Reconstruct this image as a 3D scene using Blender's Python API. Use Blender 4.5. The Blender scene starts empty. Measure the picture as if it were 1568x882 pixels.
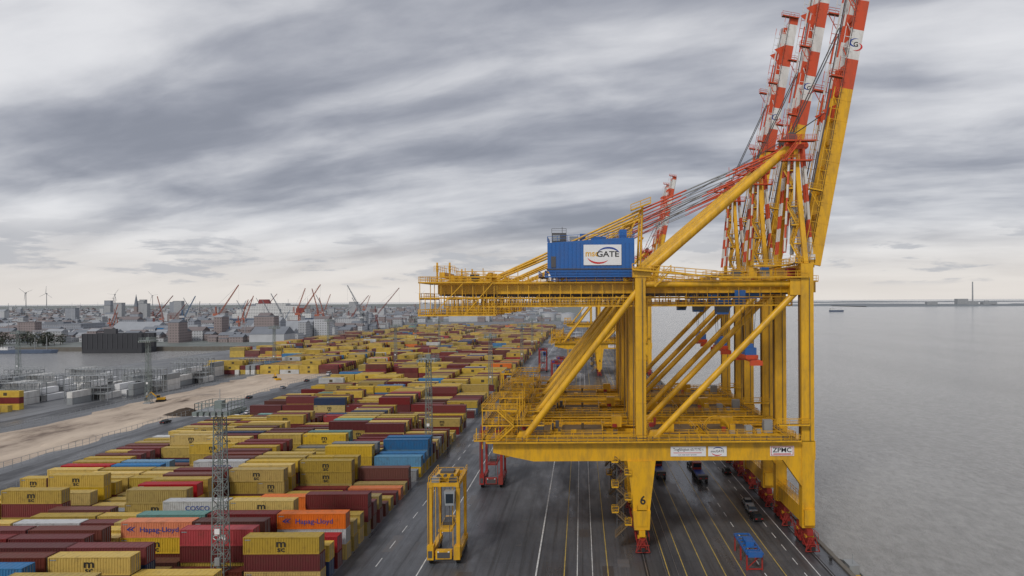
import bpy, math, random
from mathutils import Vector, Matrix
random.seed(7)
S=bpy.context.scene
V=Vector
# ------------------------------------------------------------------ materials
def nt(name):
    m=bpy.data.materials.new(name); m.use_nodes=True
    t=m.node_tree; b=t.nodes['Principled BSDF']
    return m,t,b
def paint(name,col,rough=0.45,dirt=0.25,scale=0.6,streak=True,metal=0.0,dirtcol=(0.12,0.08,0.05)):
    m,t,b=nt(name); N=t.nodes; L=t.links
    tc=N.new('ShaderNodeTexCoord'); mp=N.new('ShaderNodeMapping')
    mp.inputs['Scale'].default_value=(1,1,0.25 if streak else 1)
    L.new(tc.outputs['Object'],mp.inputs[0])
    n=N.new('ShaderNodeTexNoise'); n.inputs['Scale'].default_value=scale; n.inputs['Detail'].default_value=8; n.inputs['Roughness'].default_value=0.7
    L.new(mp.outputs[0],n.inputs['Vector'])
    r=N.new('ShaderNodeValToRGB'); r.color_ramp.elements[0].position=0.42; r.color_ramp.elements[1].position=0.75
    L.new(n.outputs['Fac'],r.inputs[0])
    mu=N.new('ShaderNodeMath'); mu.operation='MULTIPLY'; mu.inputs[1].default_value=dirt; L.new(r.outputs[0],mu.inputs[0])
    mx=N.new('ShaderNodeMixRGB'); mx.inputs[1].default_value=(*col,1); mx.inputs[2].default_value=(*dirtcol,1)
    L.new(mu.outputs[0],mx.inputs[0]); L.new(mx.outputs[0],b.inputs['Base Color'])
    b.inputs['Roughness'].default_value=rough; b.inputs['Metallic'].default_value=metal
    return m
def contmat(name,col,fade=0.25):
    m,t,b=nt(name); N=t.nodes; L=t.links
    tc=N.new('ShaderNodeTexCoord'); oi=N.new('ShaderNodeObjectInfo')
    n=N.new('ShaderNodeTexNoise'); n.inputs['Scale'].default_value=0.9; n.inputs['Detail'].default_value=9; n.inputs['Roughness'].default_value=0.72
    ad=N.new('ShaderNodeVectorMath'); ad.operation='ADD'; sc=N.new('ShaderNodeVectorMath'); sc.operation='SCALE'; sc.inputs['Scale'].default_value=40
    cb=N.new('ShaderNodeCombineXYZ'); L.new(oi.outputs['Random'],cb.inputs[0]); L.new(oi.outputs['Random'],cb.inputs[1]); L.new(cb.outputs[0],sc.inputs[0])
    L.new(tc.outputs['Object'],ad.inputs[0]); L.new(sc.outputs[0],ad.inputs[1]); L.new(ad.outputs[0],n.inputs['Vector'])
    r=N.new('ShaderNodeValToRGB'); r.color_ramp.elements[0].position=0.5; r.color_ramp.elements[1].position=0.78
    L.new(n.outputs['Fac'],r.inputs[0])
    mu=N.new('ShaderNodeMath'); mu.operation='MULTIPLY'; mu.inputs[1].default_value=0.6; L.new(r.outputs[0],mu.inputs[0])
    hs=N.new('ShaderNodeHueSaturation'); hs.inputs['Color'].default_value=(*col,1)
    mr=N.new('ShaderNodeMapRange'); mr.inputs['To Min'].default_value=0.66; mr.inputs['To Max'].default_value=1.2
    L.new(oi.outputs['Random'],mr.inputs[0]); L.new(mr.outputs[0],hs.inputs['Value'])
    m2=N.new('ShaderNodeMath'); m2.operation='MULTIPLY'; m2.inputs[1].default_value=7.3; L.new(oi.outputs['Random'],m2.inputs[0])
    m3=N.new('ShaderNodeMath'); m3.operation='FRACT'; L.new(m2.outputs[0],m3.inputs[0])
    mr2=N.new('ShaderNodeMapRange'); mr2.inputs['To Min'].default_value=0.82; mr2.inputs['To Max'].default_value=1.06
    L.new(m3.outputs[0],mr2.inputs[0]); L.new(mr2.outputs[0],hs.inputs['Saturation'])
    mx=N.new('ShaderNodeMixRGB'); mx.inputs[2].default_value=(0.10,0.055,0.03,1)
    L.new(hs.outputs[0],mx.inputs[1]); L.new(mu.outputs[0],mx.inputs[0]); L.new(mx.outputs[0],b.inputs['Base Color'])
    b.inputs['Roughness'].default_value=0.55
    return m
YEL=paint('crane_yellow',(0.78,0.42,0.012),0.4,0.55,.8)
RED=paint('signal_red',(0.62,0.075,0.02),0.45,0.4)
WHI=paint('signal_white',(0.72,0.71,0.68),0.45,0.4)
BLU=paint('house_blue',(0.018,0.125,0.40),0.4,0.3)
STL=paint('dark_steel',(0.08,0.08,0.085),0.5,0.3)
GRT=paint('deck_grating',(0.15,0.10,0.05),0.8,0.6,1.5,False)
BOG=paint('bogie_red',(0.33,0.025,0.02),0.5,0.4)
BLK=paint('rubber_black',(0.02,0.02,0.02),0.7,0.1)
SGN=paint('sign_white',(0.8,0.8,0.8),0.4,0.06)
GLS=paint('dark_glass',(0.02,0.03,0.04),0.08,0.0)
SRD=paint('sign_red',(0.6,0.02,0.02),0.5,0.05)
SBL=paint('sign_blue',(0.02,0.06,0.3),0.5,0.05)
GAL=paint('galvanised',(0.30,0.32,0.33),0.5,0.3)
GRN=paint('grey_green',(0.20,0.24,0.23),0.5,0.3)
ROPE=paint('wire_rope',(0.06,0.06,0.06),0.6,0.0)
MATS=[YEL,RED,WHI,BLU,STL,GRT,BOG,BLK,SGN,GLS,SRD,SBL,GAL,GRN,ROPE]
Y_,R_,W_,B_,D_,G_,BR_,K_,SW_,GL_,SR_,SB_,GV_,GG_,RP_=range(15)
# ------------------------------------------------------------------ mesh builder
class MB:
    def __init__(s): s.v=[];s.f=[];s.m=[];s.s=[]
    def add(s,vs,fs,mi=0,sm=False):
        o=len(s.v); s.v+= [tuple(a) for a in vs]
        for f in fs: s.f.append(tuple(i+o for i in f)); s.m.append(mi); s.s.append(sm)
    def box(s,x0,x1,y0,y1,z0,z1,mi=0):
        s.add([(x0,y0,z0),(x1,y0,z0),(x1,y1,z0),(x0,y1,z0),(x0,y0,z1),(x1,y0,z1),(x1,y1,z1),(x0,y1,z1)],
          [(0,3,2,1),(4,5,6,7),(0,1,5,4),(1,2,6,5),(2,3,7,6),(3,0,4,7)],mi)
    def frame(s,a,b):
        a=V(a);b=V(b);d=(b-a).normalized()
        up=V((0,0,1)) if abs(d.z)<0.99 else V((0,1,0))
        si=d.cross(up).normalized(); u=si.cross(d).normalized()
        return a,b,si,u
    def beam(s,a,b,w,h,mi=0,w2=None,h2=None):
        a,b,si,u=s.frame(a,b); w2=w2 or w;h2=h2 or h
        vs=[]
        for p,ww,hh in((a,w,h),(b,w2,h2)):
            for i,j in((-1,-1),(1,-1),(1,1),(-1,1)): vs.append(p+si*(i*ww/2)+u*(j*hh/2))
        s.add(vs,[(0,1,2,3),(7,6,5,4),(0,4,5,1),(1,5,6,2),(2,6,7,3),(3,7,4,0)],mi)
    def tube(s,a,b,r,mi=0,n=8,r2=None):
        a,b,si,u=s.frame(a,b); r2=r2 or r
        vs=[]
        for p,rr in((a,r),(b,r2)):
            for k in range(n):
                t=2*math.pi*k/n; vs.append(p+si*(math.cos(t)*rr)+u*(math.sin(t)*rr))
        s.add(vs,[(k,k+n,(k+1)%n+n,(k+1)%n) for k in range(n)],mi,True)
        s.add(vs,[tuple(range(n)),tuple(range(2*n-1,n-1,-1))],mi)
    def striped(s,a,b,w,n,m1,m2,tube=False):
        a=V(a);b=V(b)
        for i in range(n):
            p=a.lerp(b,i/n);q=a.lerp(b,(i+1)/n)
            (s.tube(p,q,w,(m1,m2)[i%2]) if tube else s.beam(p,q,w,w,(m1,m2)[i%2]))
    def rail(s,pts,h=1.1,mi=0,sp=1.8,t=0.075):
        for a,b in zip(pts[:-1],pts[1:]):
            a=V(a);b=V(b);L=(b-a).length;n=max(1,int(L/sp));z=V((0,0,h))
            s.beam(a+z,b+z,t,t,mi); s.beam(a+z*.5,b+z*.5,t*.8,t*.8,mi)
            for i in range(n+1):
                p=a.lerp(b,i/n); s.beam(p,p+z,t,t,mi)
    def walk(s,a,b,w,mi=Y_,rl=True,dk=G_,sides=(1,1),h=1.1):
        a,b,si,u=s.frame(a,b); s.beam(a,b,w,0.12,dk)
        for k,on in zip((-1,1),sides):
            o=si*(k*w/2); s.beam(a+o,b+o,0.1,0.26,mi)
            if rl and on: s.rail([a+o,b+o],h,mi)
    def stair(s,a,b,w=0.8,mi=Y_):
        a,b,si,u=s.frame(a,b)
        for k in(-1,1):
            o=si*(k*w/2); s.beam(a+o,b+o,0.08,0.25,mi); s.rail([a+o,b+o],1.0,mi,1.5)
        n=int((b-a).length/0.4)
        for i in range(n):
            p=a.lerp(b,(i+.5)/n); s.beam(p-si*w/2,p+si*w/2,0.25,0.05,G_)
    def lattice(s,a,b,w,n,mi,r=0.08,w2=None,h=None,h2=None):
        a,b,si,u=s.frame(a,b); w2=w2 or w; h=h or w; h2=h2 or w2
        def c(t,i,j): return a.lerp(b,t)+si*(i*(w+(w2-w)*t)/2)+u*(j*(h+(h2-h)*t)/2)
        cs=((-1,-1),(1,-1),(1,1),(-1,1))
        for i,j in cs: s.beam(c(0,i,j),c(1,i,j),r*1.5,r*1.5,mi)
        for k in range(n):
            for q in range(4):
                A=cs[q];Bq=cs[(q+1)%4]
                if k%2: A,Bq=Bq,A
                s.beam(c(k/n,*A),c((k+1)/n,*Bq),r,r,mi)
                s.beam(c(k/n,*A),c(k/n,*Bq),r,r,mi)
    def ring(s,c,r,rt,axis,mi,n=24,a0=0,a1=2*math.pi):
        c=V(c);ps=[]
        for k in range(n+1):
            t=a0+(a1-a0)*k/n
            o=V((math.cos(t)*r,0,math.sin(t)*r)) if axis=='y' else V((0,math.cos(t)*r,math.sin(t)*r))
            ps.append(c+o)
        for p,q in zip(ps[:-1],ps[1:]): s.beam(p,q,rt,rt,mi)
    def prism(s,prof,y0,y1,mi=0): # prof list of (x,z) CCW seen from -y
        n=len(prof); vs=[(x,y0,z) for x,z in prof]+[(x,y1,z) for x,z in prof]
        s.add(vs,[tuple(range(n)),tuple(range(2*n-1,n-1,-1))]+[(i,i+n,(i+1)%n+n,(i+1)%n) for i in range(n)],mi)
    def text(s,txt,x,y,z,size,mi,align='CENTER',sx=1.0):
        vs,fs=glyph(txt,align); s.add([(x+a*size*sx,y,z+b*size) for a,b in vs],fs,mi)
    def mesh(s,name,mats=None):
        me=bpy.data.meshes.new(name); me.from_pydata(s.v,[],s.f)
        for m in (mats or MATS): me.materials.append(m)
        me.polygons.foreach_set('material_index',s.m); me.polygons.foreach_set('use_smooth',s.s); me.update()
        return me
    def obj(s,name,parent=None,loc=(0,0,0),mats=None):
        return link(s.mesh(name,mats),name,parent,loc)
def link(me,name,parent=None,loc=(0,0,0),rz=0,sc=None):
    o=bpy.data.objects.new(name,me); S.collection.objects.link(o); o.location=loc; o.rotation_euler[2]=rz
    if sc: o.scale=(sc,sc,sc)
    if parent: o.parent=parent
    return o
def empty(name,loc=(0,0,0),rz=0):
    o=bpy.data.objects.new(name,None); S.collection.objects.link(o); o.location=loc; o.rotation_euler[2]=rz; return o
_g={}
def glyph(txt,align='CENTER'):
    k=(txt,align)
    if k in _g: return _g[k]
    c=bpy.data.curves.new('t','FONT'); c.body=txt; c.size=1; c.align_x=align; c.align_y='CENTER'; c.resolution_u=3; c.offset=0.018 if len(txt)<5 else .006
    o=bpy.data.objects.new('t',c); S.collection.objects.link(o); bpy.context.view_layer.update()
    me=bpy.data.meshes.new_from_object(o)
    r=([(v.co.x,v.co.y) for v in me.vertices],[tuple(p.vertices) for p in me.polygons])
    bpy.data.objects.remove(o); bpy.data.meshes.remove(me); _g[k]=r; return r
def swoosh(mb,x,y,z,r,mi,a0,a1,w):
    n=14;vs=[]
    for k in range(n+1):
        t=math.radians(a0+(a1-a0)*k/n); ww=w*math.sin(math.pi*(k+.3)/(n+.6))
        for q in (r-ww/2,r+ww/2): vs.append((x+math.cos(t)*q*1.5,y,z+math.sin(t)*q))
    mb.add(vs,[(2*k,2*k+1,2*k+3,2*k+2) if a1<a0 else (2*k,2*k+2,2*k+3,2*k+1) for k in range(n)],mi)
# ------------------------------------------------------------------ crane
XL,XW=10.9,41.6
FY=8.5
def build_crane():
    P=[]
    b=MB()
    for X in(XL,XW):
        for sy in(-1,1):
            cy=sy*7.2
            for q in range(4):
                y=cy+(q-1.5)*2.3
                b.box(X-.35,X+.35,y-.95,y+.95,.55,1.35,BR_)
                for w in(-.5,.5):
                    b.tube((X-.28,y+w,.45),(X+.28,y+w,.45),.42,D_,10)
                b.box(X-.75,X-.37,y-.4,y+.4,.6,1.5,BR_); b.box(X+.37,X+.75,y-.4,y+.4,.6,1.5,BR_)
            for q in(-1,1):
                y=cy+q*2.3
                b.prism([(X-.5,1.4),(X+.5,1.4),(X+.5,2.4),(X-.5,2.4)],y-1.7,y+1.7,BR_)
                b.beam((X-.8,y,2.5),(X+.8,y,2.5),.7,.5,Y_)
                b.beam((X-.9,y-1.4,1.0),(X-.9,y+1.4,2.2),.15,.15,BR_)
            b.beam((X,cy-3.2,3.3),(X,cy+3.2,3.3),1.1,1.1,BR_ if X==XW else Y_)
            b.beam((X,cy-4.6,1.0),(X,cy-5.0,1.0),.6,.6,K_)
            for k in(-1,1):
                b.rail([(X+k*1.2,cy-4,2.4),(X+k*1.2,cy+4,2.4)],1.0,BR_)
                b.beam((X+k*1.3,cy-4.3,.3),(X+k*.5,cy-4.3,3.0),.14,.14,BR_)
                b.beam((X+k*1.3,cy-4.3,.3),(X-k*.5,cy-4.3,3.0),.1,.1,BR_)
            b.beam((X-1.3,cy-4.3,.35),(X+1.3,cy-4.3,.35),.14,.14,BR_);b.beam((X-1.2,cy-4.3,1.6),(X+1.2,cy-4.3,1.6),.12,.12,BR_)
        b.box(X-.95,X+.95,-10.2,10.2,4.6,7.4,Y_)
        b.rail([(X-.9,-10,7.4),(X-.9,10,7.4)]);b.rail([(X+.9,-10,7.4),(X+.9,10,7.4)])
    P.append(('bogies',b))
    b=MB()
    for sy in(-1,1):
        y=sy*FY
        b.prism([(XL-1.5,7.4),(XL+1.5,7.4),(XL+2.6,16.4),(XL-2.6,16.4)],y-1.2,y+1.2,Y_)
        b.prism([(XL-1.4,3.9),(XL+1.4,3.9),(XL+1.6,7.4),(XL-1.6,7.4)],y-1.6,y+1.3,Y_)
        b.box(XW-1.15,XW+1.15,y-.95,y+.95,3.9,52.6,Y_)
        for z in(24,33,42): b.box(XW-1.19,XW+1.19,y-.99,y+.99,z,z+.18,Y_)
        b.prism([(XW-4.6,16.4),(XW-1.15,11.5),(XW-1.15,16.4)],y-.8,y+.8,Y_)
        b.box(XL-.95,XL+.95,y-.85,y+.85,19.8,51.2,Y_)
        for z in(27,35,43): b.box(XL-1.0,XL+1.0,y-.9,y+.9,z,z+.18,Y_)
        for X in(XL,XW):
            b.box(X-1.35,X-1.2,y-.3,y+.3,20,50,G_)
            b.beam((X+.3,y-1.15,20),(X+.3,y-1.15,50),.1,.1,D_)
    z=2.6;k=0
    while z<15.5:
        x0,x1=(XL-4.9,XL-2.5) if k%2==0 else (XL-2.5,XL-4.9)
        b.stair((x0,-FY-1.2,z),(x1,-FY-1.2,z+2.3),.7,G_); b.walk((x1-.6,-FY-1.2,z+2.3),(x1+.6,-FY-1.2,z+2.3),.9); z+=2.3;k+=1
    b.lattice((XL-3.9,-FY+.2,2.4),(XL-3.9,-FY+.2,16.2),1.2,9,D_,.09)
    P.append(('legs',b))
    b=MB()
    for sy in(-1,1):
        y=sy*FY
        b.prism([(-9,16.4),(43.0,16.4),(43.0,19.8),(-16.4,19.8),(-16.4,18.0)],y-.8,y+.8,Y_)
        for x in range(-6,42,4): b.box(x,x+.12,y-.83,y+.83,16.42,19.78,Y_)
        b.box(-16.3,42.9,y-.95,y+.95,19.8,19.95,Y_)
    for X in(-14,-2,XL,26,XW): b.beam((X,-FY+.8,18.1),(X,FY-.8,18.1),1.3 if X in(XL,XW) else .8,2.6,Y_)
    P.append(('portal_beam',b))
    b=MB()
    for y in(-FY-1.5,FY+1.5): b.walk((-17.5,y,20.1),(40,y,20.1),1.2)
    b.walk((-16,-6.6,20.1),(40,-6.6,20.1),1.0); b.walk((-16,6.6,20.1),(40,6.6,20.1),1.0)
    for x0,x1 in((-13,-6),(-4,4),(13,22),(24,33)):
        b.box(x0,x1,-5.8,5.8,20.15,20.35,G_)
        for q in range(5):
            xx=x0+(x1-x0)*q/4; b.beam((xx,-5.8,19.7),(xx,5.8,19.7),.25,.7,Y_)
        b.rail([(x0,-5.8,20.35),(x1,-5.8,20.35),(x1,5.8,20.35),(x0,5.8,20.35),(x0,-5.8,20.35)])
    for yy in(-5.4,0,5.4): b.beam((-16,yy,19.2),(40,yy,19.2),.5,.8,Y_)
    for y in(-8,-3,3,8):
        for x in(-18.5,-15.5,-12): b.beam((x,y,18.5),(x,y,26 if x<-13 else 28),.16,.16,Y_)
    for z,xa,xb in((20.1,-20,-15),(22.9,-18.5,-7),(25.7,-18.5,-12)):
        b.walk((xa,-8,z),(xb,-8,z),1.4); b.walk((xa,8,z),(xb,8,z),1.4)
        b.walk((-18,-8,z),(-18,8,z),1.2)
    b.walk((-12,-8,22.9),(-12,8,22.9),1.2)
    b.stair((-15.5,-9,20.2),(-12.5,-9,22.9)); b.stair((-12.5,-9,22.9),(-15.5,-9,25.7))
    for x in(-19.5,-16): b.beam((x,-8.8,20),(x,-8.8,22.5),.14,.14,Y_)
    rq=random.Random(17)
    for x,y,w,h in((-9,-4,1.6,1.9),(6,3,2,2.2),(16,-3,1.8,1.6),(28,2,2.4,2.0),(35,-4,1.6,2.4),(31,-6,1.2,1.7)):
        b.box(x,x+w,y,y+1.5,20.36,20.36+h,(Y_,GV_,Y_,D_,Y_,GV_)[int(x)%6])
    for k in range(26):
        x=rq.uniform(-13,38);y=rq.uniform(-5,5);w=rq.uniform(.3,1);h=rq.uniform(.4,1.5)
        b.box(x,x+w,y,y+w,20.37,20.37+h,rq.choice([Y_,D_,GV_,G_,BR_]))
    b.ring((26.5,-1,20.6),2.3,.22,'y',Y_,24,0,math.pi); b.ring((26.5,0.6,20.6),2.3,.22,'y',Y_,24,0,math.pi)
    for x in range(-14,40,3): b.beam((x,-FY-.9,20.1),(x,-FY-.9,21.0),.12,.12,D_)
    b.beam((-14,-FY-.9,20.6),(38,-FY-.9,20.6),.18,.1,D_)
    b.walk((XW-2.4,-8,20.1),(XW-2.4,8,20.1),1.2); b.walk((36,-FY-1.5,23),(XW,-FY-1.5,23),1.0)
    P.append(('portal_decks',b))
    b=MB()
    for sy in(-1,1):
        y=sy*FY
        b.tube((XL+1.1,y,48.9),(XW-1.1,y,48.9),.6,Y_,12)
        b.tube((XL-.6,y,47.6),(-11,y,20.2),.62,Y_,12)
        b.tube((XW-1.0,y,48.2),(XL+2.3,y,20.2),.62,Y_,12)
        b.tube((XL+1.4,y,51.4),(40.2,sy*2.6,75.2),.84,Y_,14)
        b.box(XL-1.4,XL+2.0,y-1.0,y+1.0,50.2,52.0,Y_)
        b.box(XW-3.1,XW-1.15,y-.8,y+.8,46.8,49.8,Y_)
        for px in(-11,XL+2.4): b.prism([(px-1.4,19.95),(px+1.4,19.95),(px+.6,21.8),(px-.6,21.8)],y-.5,y+.5,Y_)
        b.beam((XW,y,52.6),(XW,sy*2.6,75.4),.85,.85,Y_)
    b.box(XL-.9,XL+.9,-7.4,7.4,49.9,51.6,Y_); b.box(XW-1.0,XW+1.0,-7.5,7.5,50.0,52.4,Y_)
    b.beam((XW,-5.8,62.5),(XW,5.8,62.5),.5,.5,Y_)
    b.beam((XW,-4,68.5),(XW,4,68.5),.45,.45,Y_)
    b.walk((XW-2.2,-9.6,52.6),(XW-2.2,9.6,52.6),1.2); b.walk((24,-9.4,50.1),(XW,-9.4,50.1),1.0); b.walk((XW-9,-5.5,52.4),(XW-2,-5.5,52.4),1.2)
    b.rail([(XW-1.3,-9.6,52.6),(XW+1.3,-9.6,52.6),(XW+1.3,9.6,52.6)])
    b.walk((XL-1.5,-9.8,51.6),(XL+14,-9.8,50.2),1.0)
    for k in range(6):
        z=52.8+k*3.6; ys=-8.2+k*1.0
        b.walk((XW-2.0,ys,z),(XW-.6,ys,z),1.0); b.stair((XW-2.2 if k%2 else XW-.7,ys,z),(XW-.7 if k%2 else XW-2.2,ys+1.0,z+3.6),.7)
    b.stair((XL+2.6,-9.8,48.5),(XL+5.6,-9.8,51.4))
    for x,yy,h,mi in((32,-5,1.8,Y_),(34.5,-4.6,1.4,GV_),(36.5,3,2.2,B_),(29,-4.5,1.3,D_),(39,-6,1.6,BR_)): b.box(x,x+1.5,yy,yy+1.4,50.3,50.3+h,mi)
    P.append(('upper_frame',b))
    b=MB()
    b.box(39.6,43.2,-3.3,3.3,75.0,75.9,R_)
    b.walk((37.8,-4.4,76.3),(45.0,-4.4,76.3),1.2,R_); b.walk((37.8,4.4,76.3),(45.0,4.4,76.3),1.2,R_); b.rail([(37.8,-4.4,76.3),(37.8,4.4,76.3)],1.1,R_)
    b.walk((38.4,-4.6,72.5),(44.2,-4.6,72.5),1.0,R_); b.stair((39,-5.0,72.5),(42,-5.0,76.3),.7,R_)
    for y in(-2.6,-1.2,1.2,2.6):
        b.tube((41,y-.25,77.4),(41,y+.25,77.4),1.0,D_,14); b.prism([(40,76.2),(42,76.2),(41.3,78.4),(40.7,78.4)],y+.35,y+.5,R_)
        b.tube((43.4,y-.25,75.8),(43.4,y+.25,75.8),.8,R_,14)
    b.beam((41,0,77),(41,0,82.5),.12,.12,R_); b.beam((40.2,0,80.5),(41.8,0,80.5),.1,.1,R_)
    P.append(('apex',b))
    b=MB()
    for y in(-3.6,-2.2,2.2,3.6):
        b.striped((44.4,y,54.5),(42.9,y,75),.48,6,W_,R_)
        b.striped((39.4,y*.9,55.0),(41.2,y*.9,73),.34,7,R_,W_)
        b.striped((42.4,y*.8,57.0),(42.2,y*.8,74),.22,5,W_,GV_)
    b.box(43.7,44.9,-4.2,4.2,53.6,54.6,W_)
    b.striped((38.4,-6.3,55),(40.0,-4.2,73),.34,7,W_,R_)
    b.tube((40.0,-5.4,54.5),(40.6,-5.0,63),.4,GV_,8);b.tube((40.6,-5.0,63),(40.9,-4.7,73),.22,W_,8)
    P.append(('folded_forestays',b))
    b=MB()
    for sy in(-1,1):
        y=sy*3.4
        b.box(-27.5,45,y-.6,y+.6,47.3,49.6,Y_)
        for x in range(-25,45,4): b.box(x,x+.12,y-.64,y+.64,47.32,49.58,Y_)
        b.box(-27.5,45,y-sy*.9-.12,y-sy*.9+.12,47.0,47.3,D_)
        b.walk((-28.5,sy*4.9,49.4),(45,sy*4.9,49.4),1.1,Y_)
        b.walk((-26,sy*5.2,44.9),(40,sy*5.2,44.9),.9)
        for k in range(-26,41,2):
            b.beam((k,sy*5.2,44.9),(k,sy*5.0,49.2),.1,.1,Y_)
        b.beam((-26,sy*5.2,46.5),(40,sy*5.2,46.5),.2,.2,Y_)
    for x in(-27,-19,-11,-2,8,18,28,38,44.4): b.box(x-.4,x+.4,-2.8,2.8,47.8,49.5,Y_)
    for k in range(46):
        x=-22+k*.72
        b.ring((x,-4.4,46.7),.34,.07,'y',D_,8,math.pi,2*math.pi)
        b.beam((x,-4.4,46.7),(x,-4.4,45.2),.1,.06,D_)
    for y in(-6.4,6.4):
        b.walk((-30.3,y,49.5),(-17.0,y,49.5),1.2)
        b.walk((-30.6,y,43.3),(-16.0,y,43.3),1.2)
        for k in range(0,15,1):
            x=-30.4+k; b.beam((x,y,43.3),(x,y,49.5 if k%2==0 else 46.6),.12,.12,Y_)
        b.beam((-30.4,y,46.6),(-16.4,y,46.6),.2,.2,Y_)
    b.walk((-30,-6.4,49.5),(-30,6.4,49.5),1.3); b.walk((-30,-6.4,43.3),(-30,6.4,43.3),1.3)
    b.walk((-30,-6.4,46.4),(-30,6.4,46.4),1.0); b.walk((-17,-6.4,43.3),(-17,6.4,43.3),1.0)
    b.beam((-26.5,-5,51),(-26.5,5,51),1.0,1.0,Y_); b.box(-25.5,-23,-2,2,49.7,51.0,Y_)
    for x in(-27.6,-25.2): 
        b.rail([(x,-5,51.6),(x,5,51.6)]); b.beam((x,-4,49.5),(x,-4,53.4),.3,.3,Y_)
    b.rail([(-28,-5,51.6),(-24,-5,51.6)]); b.walk((-24,-3.4,50.6),(-15,-3.4,50.6),1.2)
    for x in(-22,-18.6,-12): b.beam((x,-5.4,49.4),(x,-5.4,52.2),.14,.14,Y_)
    b.beam((-28,-6.9,43.3),(-22,-6.9,49.5),.14,.14,Y_);b.beam((-22,-6.9,43.3),(-16.5,-6.9,49.5),.14,.14,Y_)
    b.tube((-21,-2,50.6),(-21,2,50.6),.8,D_); b.tube((-18,-2,50.6),(-18,2,50.6),.7,Y_)
    P.append(('main_girder',b))
    b=MB()
    x0,x1=-6.4,10.2
    b.prism([(x0+.6,50.6),(x1-.6,50.6),(x1,52.2),(x1,57.9),(x1-3,57.9),(x0,57.0),(x0,52.2)],-4.8,4.8,B_)
    for k in range(1,22):
        x=x0+k*.78; b.box(x-.05,x+.05,-4.88,-4.78,52.2,57.0,B_)
    b.box(x0-.2,x1+.2,-4.95,4.95,51.9,52.1,D_)
    b.walk((x0-.4,-5.8,50.5),(x1+.8,-5.8,50.5),1.4,B_); b.walk((x0-1,-5.8,50.5),(x0-1,5.8,50.5),1.2,B_)
    b.rail([(x0,-4.7,57.2),(x1-3,-4.7,58.0),(x1,-4.7,58.0),(x1,4.7,58.0),(x0,4.7,57.2),(x0,-4.7,57.2)],1.0,B_)
    b.box(-5.6,-2.8,-3.8,-1.5,57.1,59.0,D_); b.box(-5.4,-4,-3.9,-3.7,57.4,58.6,GV_); b.box(-2.2,-.6,-3.0,-1.5,57.3,58.4,GV_)
    b.box(-.2,.9,-3,-2,57.5,58.9,B_); b.box(7.4,8.8,-4,-2.5,58,59.6,B_); b.box(2,5,0,3,57.8,58.6,B_)
    b.rail([(-5.6,-3.8,59.0),(-2.8,-3.8,59.0)],.8,D_)
    b.beam((-3.6,-3,59),(-3.6,-3,60.2),.1,.1,D_)
    b.box(x0+.7,x0+1.6,-4.93,-4.88,52.3,54.4,D_)
    b.box(.5,7.7,-4.99,-4.90,52.7,56.6,SW_)
    b.text('msc',2.1,-5.01,54.9,1.7,Y_,sx=.95); b.text('GATE',5.1,-5.01,54.75,1.5,K_,sx=1.15)
    swoosh(b,3.4,-5.01,54.6,1.5,SR_,200,320,.34); swoosh(b,5.2,-5.02,54.5,1.5,SB_,20,150,.34)
    P.append(('machinery_house',b))
    b=MB()
    A=V((40,0,75.4));M=V((12.0,0,63.6));E=V((-17.5,0,50.2))
    for y in(-3.2,3.2):
        o=V((0,y,0))
        for dz in(0,-1.3):
            oo=o+V((0,0,dz))
            b.tube(E+oo+V((0,0,1.2 if dz else 0)),M+oo,.2,Y_)
            q=[M+oo,M.lerp(A,.3)+oo,M.lerp(A,.62)+oo,A+oo*.7]
            rr=.17 if dz==0 else .1
            b.tube(q[0],q[1],rr,R_);b.tube(q[1],q[2],rr*.85,GV_);b.tube(q[2],q[3],rr,R_)
        b.tube((11.4,y,51.6),(11.9,y,64),.22,Y_); b.tube((-17.5,y,50),(-17.5,y,51.5),.5,Y_)
        b.beam((11.4,y,62.8),(5,y,50.6),.18,.18,Y_)
        b.tube((-4,y,50),(10.8,y,62.4),.12,Y_)
    b.beam((11.9,-3.4,63.8),(11.9,3.4,63.8),.3,.3,Y_); b.walk((9.6,-4.2,63.2),(13.4,-4.2,64.6),.9); 
    b.beam((12,-3.4,58),(12,3.4,58),.25,.25,Y_)
    for y in(-1.8,1.2): b.tube((6,y,58),(41,y,77.8),.05,RP_,5)
    for y in(-1,1): b.tube((38,y,50.5),(20,y,51),.06,RP_,5)
    b.tube((15,-8,51.5),(35,-8,48.9),.1,Y_,6)
    P.append(('backstays',b))
    b=MB()
    H=V((45,0,52.6)); T=V((58.2,0,122)); L=(T-H).length; d=(T-H)/L; n=V((-d.z,0,d.x))
    def bp(s,off,y): return H+d*s+n*off+V((0,y,0))
    segs=[(0,34.4,Y_)]; s0=34.4;c=0
    while s0<L-.1: segs.append((s0,min(L,s0+5.75),(R_,W_)[c%2])); s0+=5.75;c+=1
    for sy in(-1,1):
        for a,e,mi in segs: b.beam(bp(a,0,sy*3.3),bp(e,0,sy*3.3),1.0,2.15,mi)
        for k in range(0,36,4): b.beam(bp(k,0,sy*3.3),bp(k+.14,0,sy*3.3),1.06,2.2,Y_)
        b.beam(bp(0,-1.25,sy*2.5),bp(L,-1.25,sy*2.5),.2,.2,D_)
        for off in(1.5,2.6):
            for a,e,mi in segs: b.beam(bp(a,off,sy*4.4),bp(e,off,sy*4.4),.1,.1,mi)
        for k in range(0,int(L),2): b.beam(bp(k,1.0,sy*4.4),bp(k,2.6,sy*4.4),.09,.09,Y_ if k<34 else (R_ if int((k-34)/5.75)%2==0 else W_))
        b.beam(bp(0,1.3,sy*3.6),bp(L,1.3,sy*3.6),.5,.1,G_)
        b.striped(bp(22,2.9,sy*1.9),bp(L-5,2.0,sy*1.9),.3,7,W_,R_)
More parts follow.
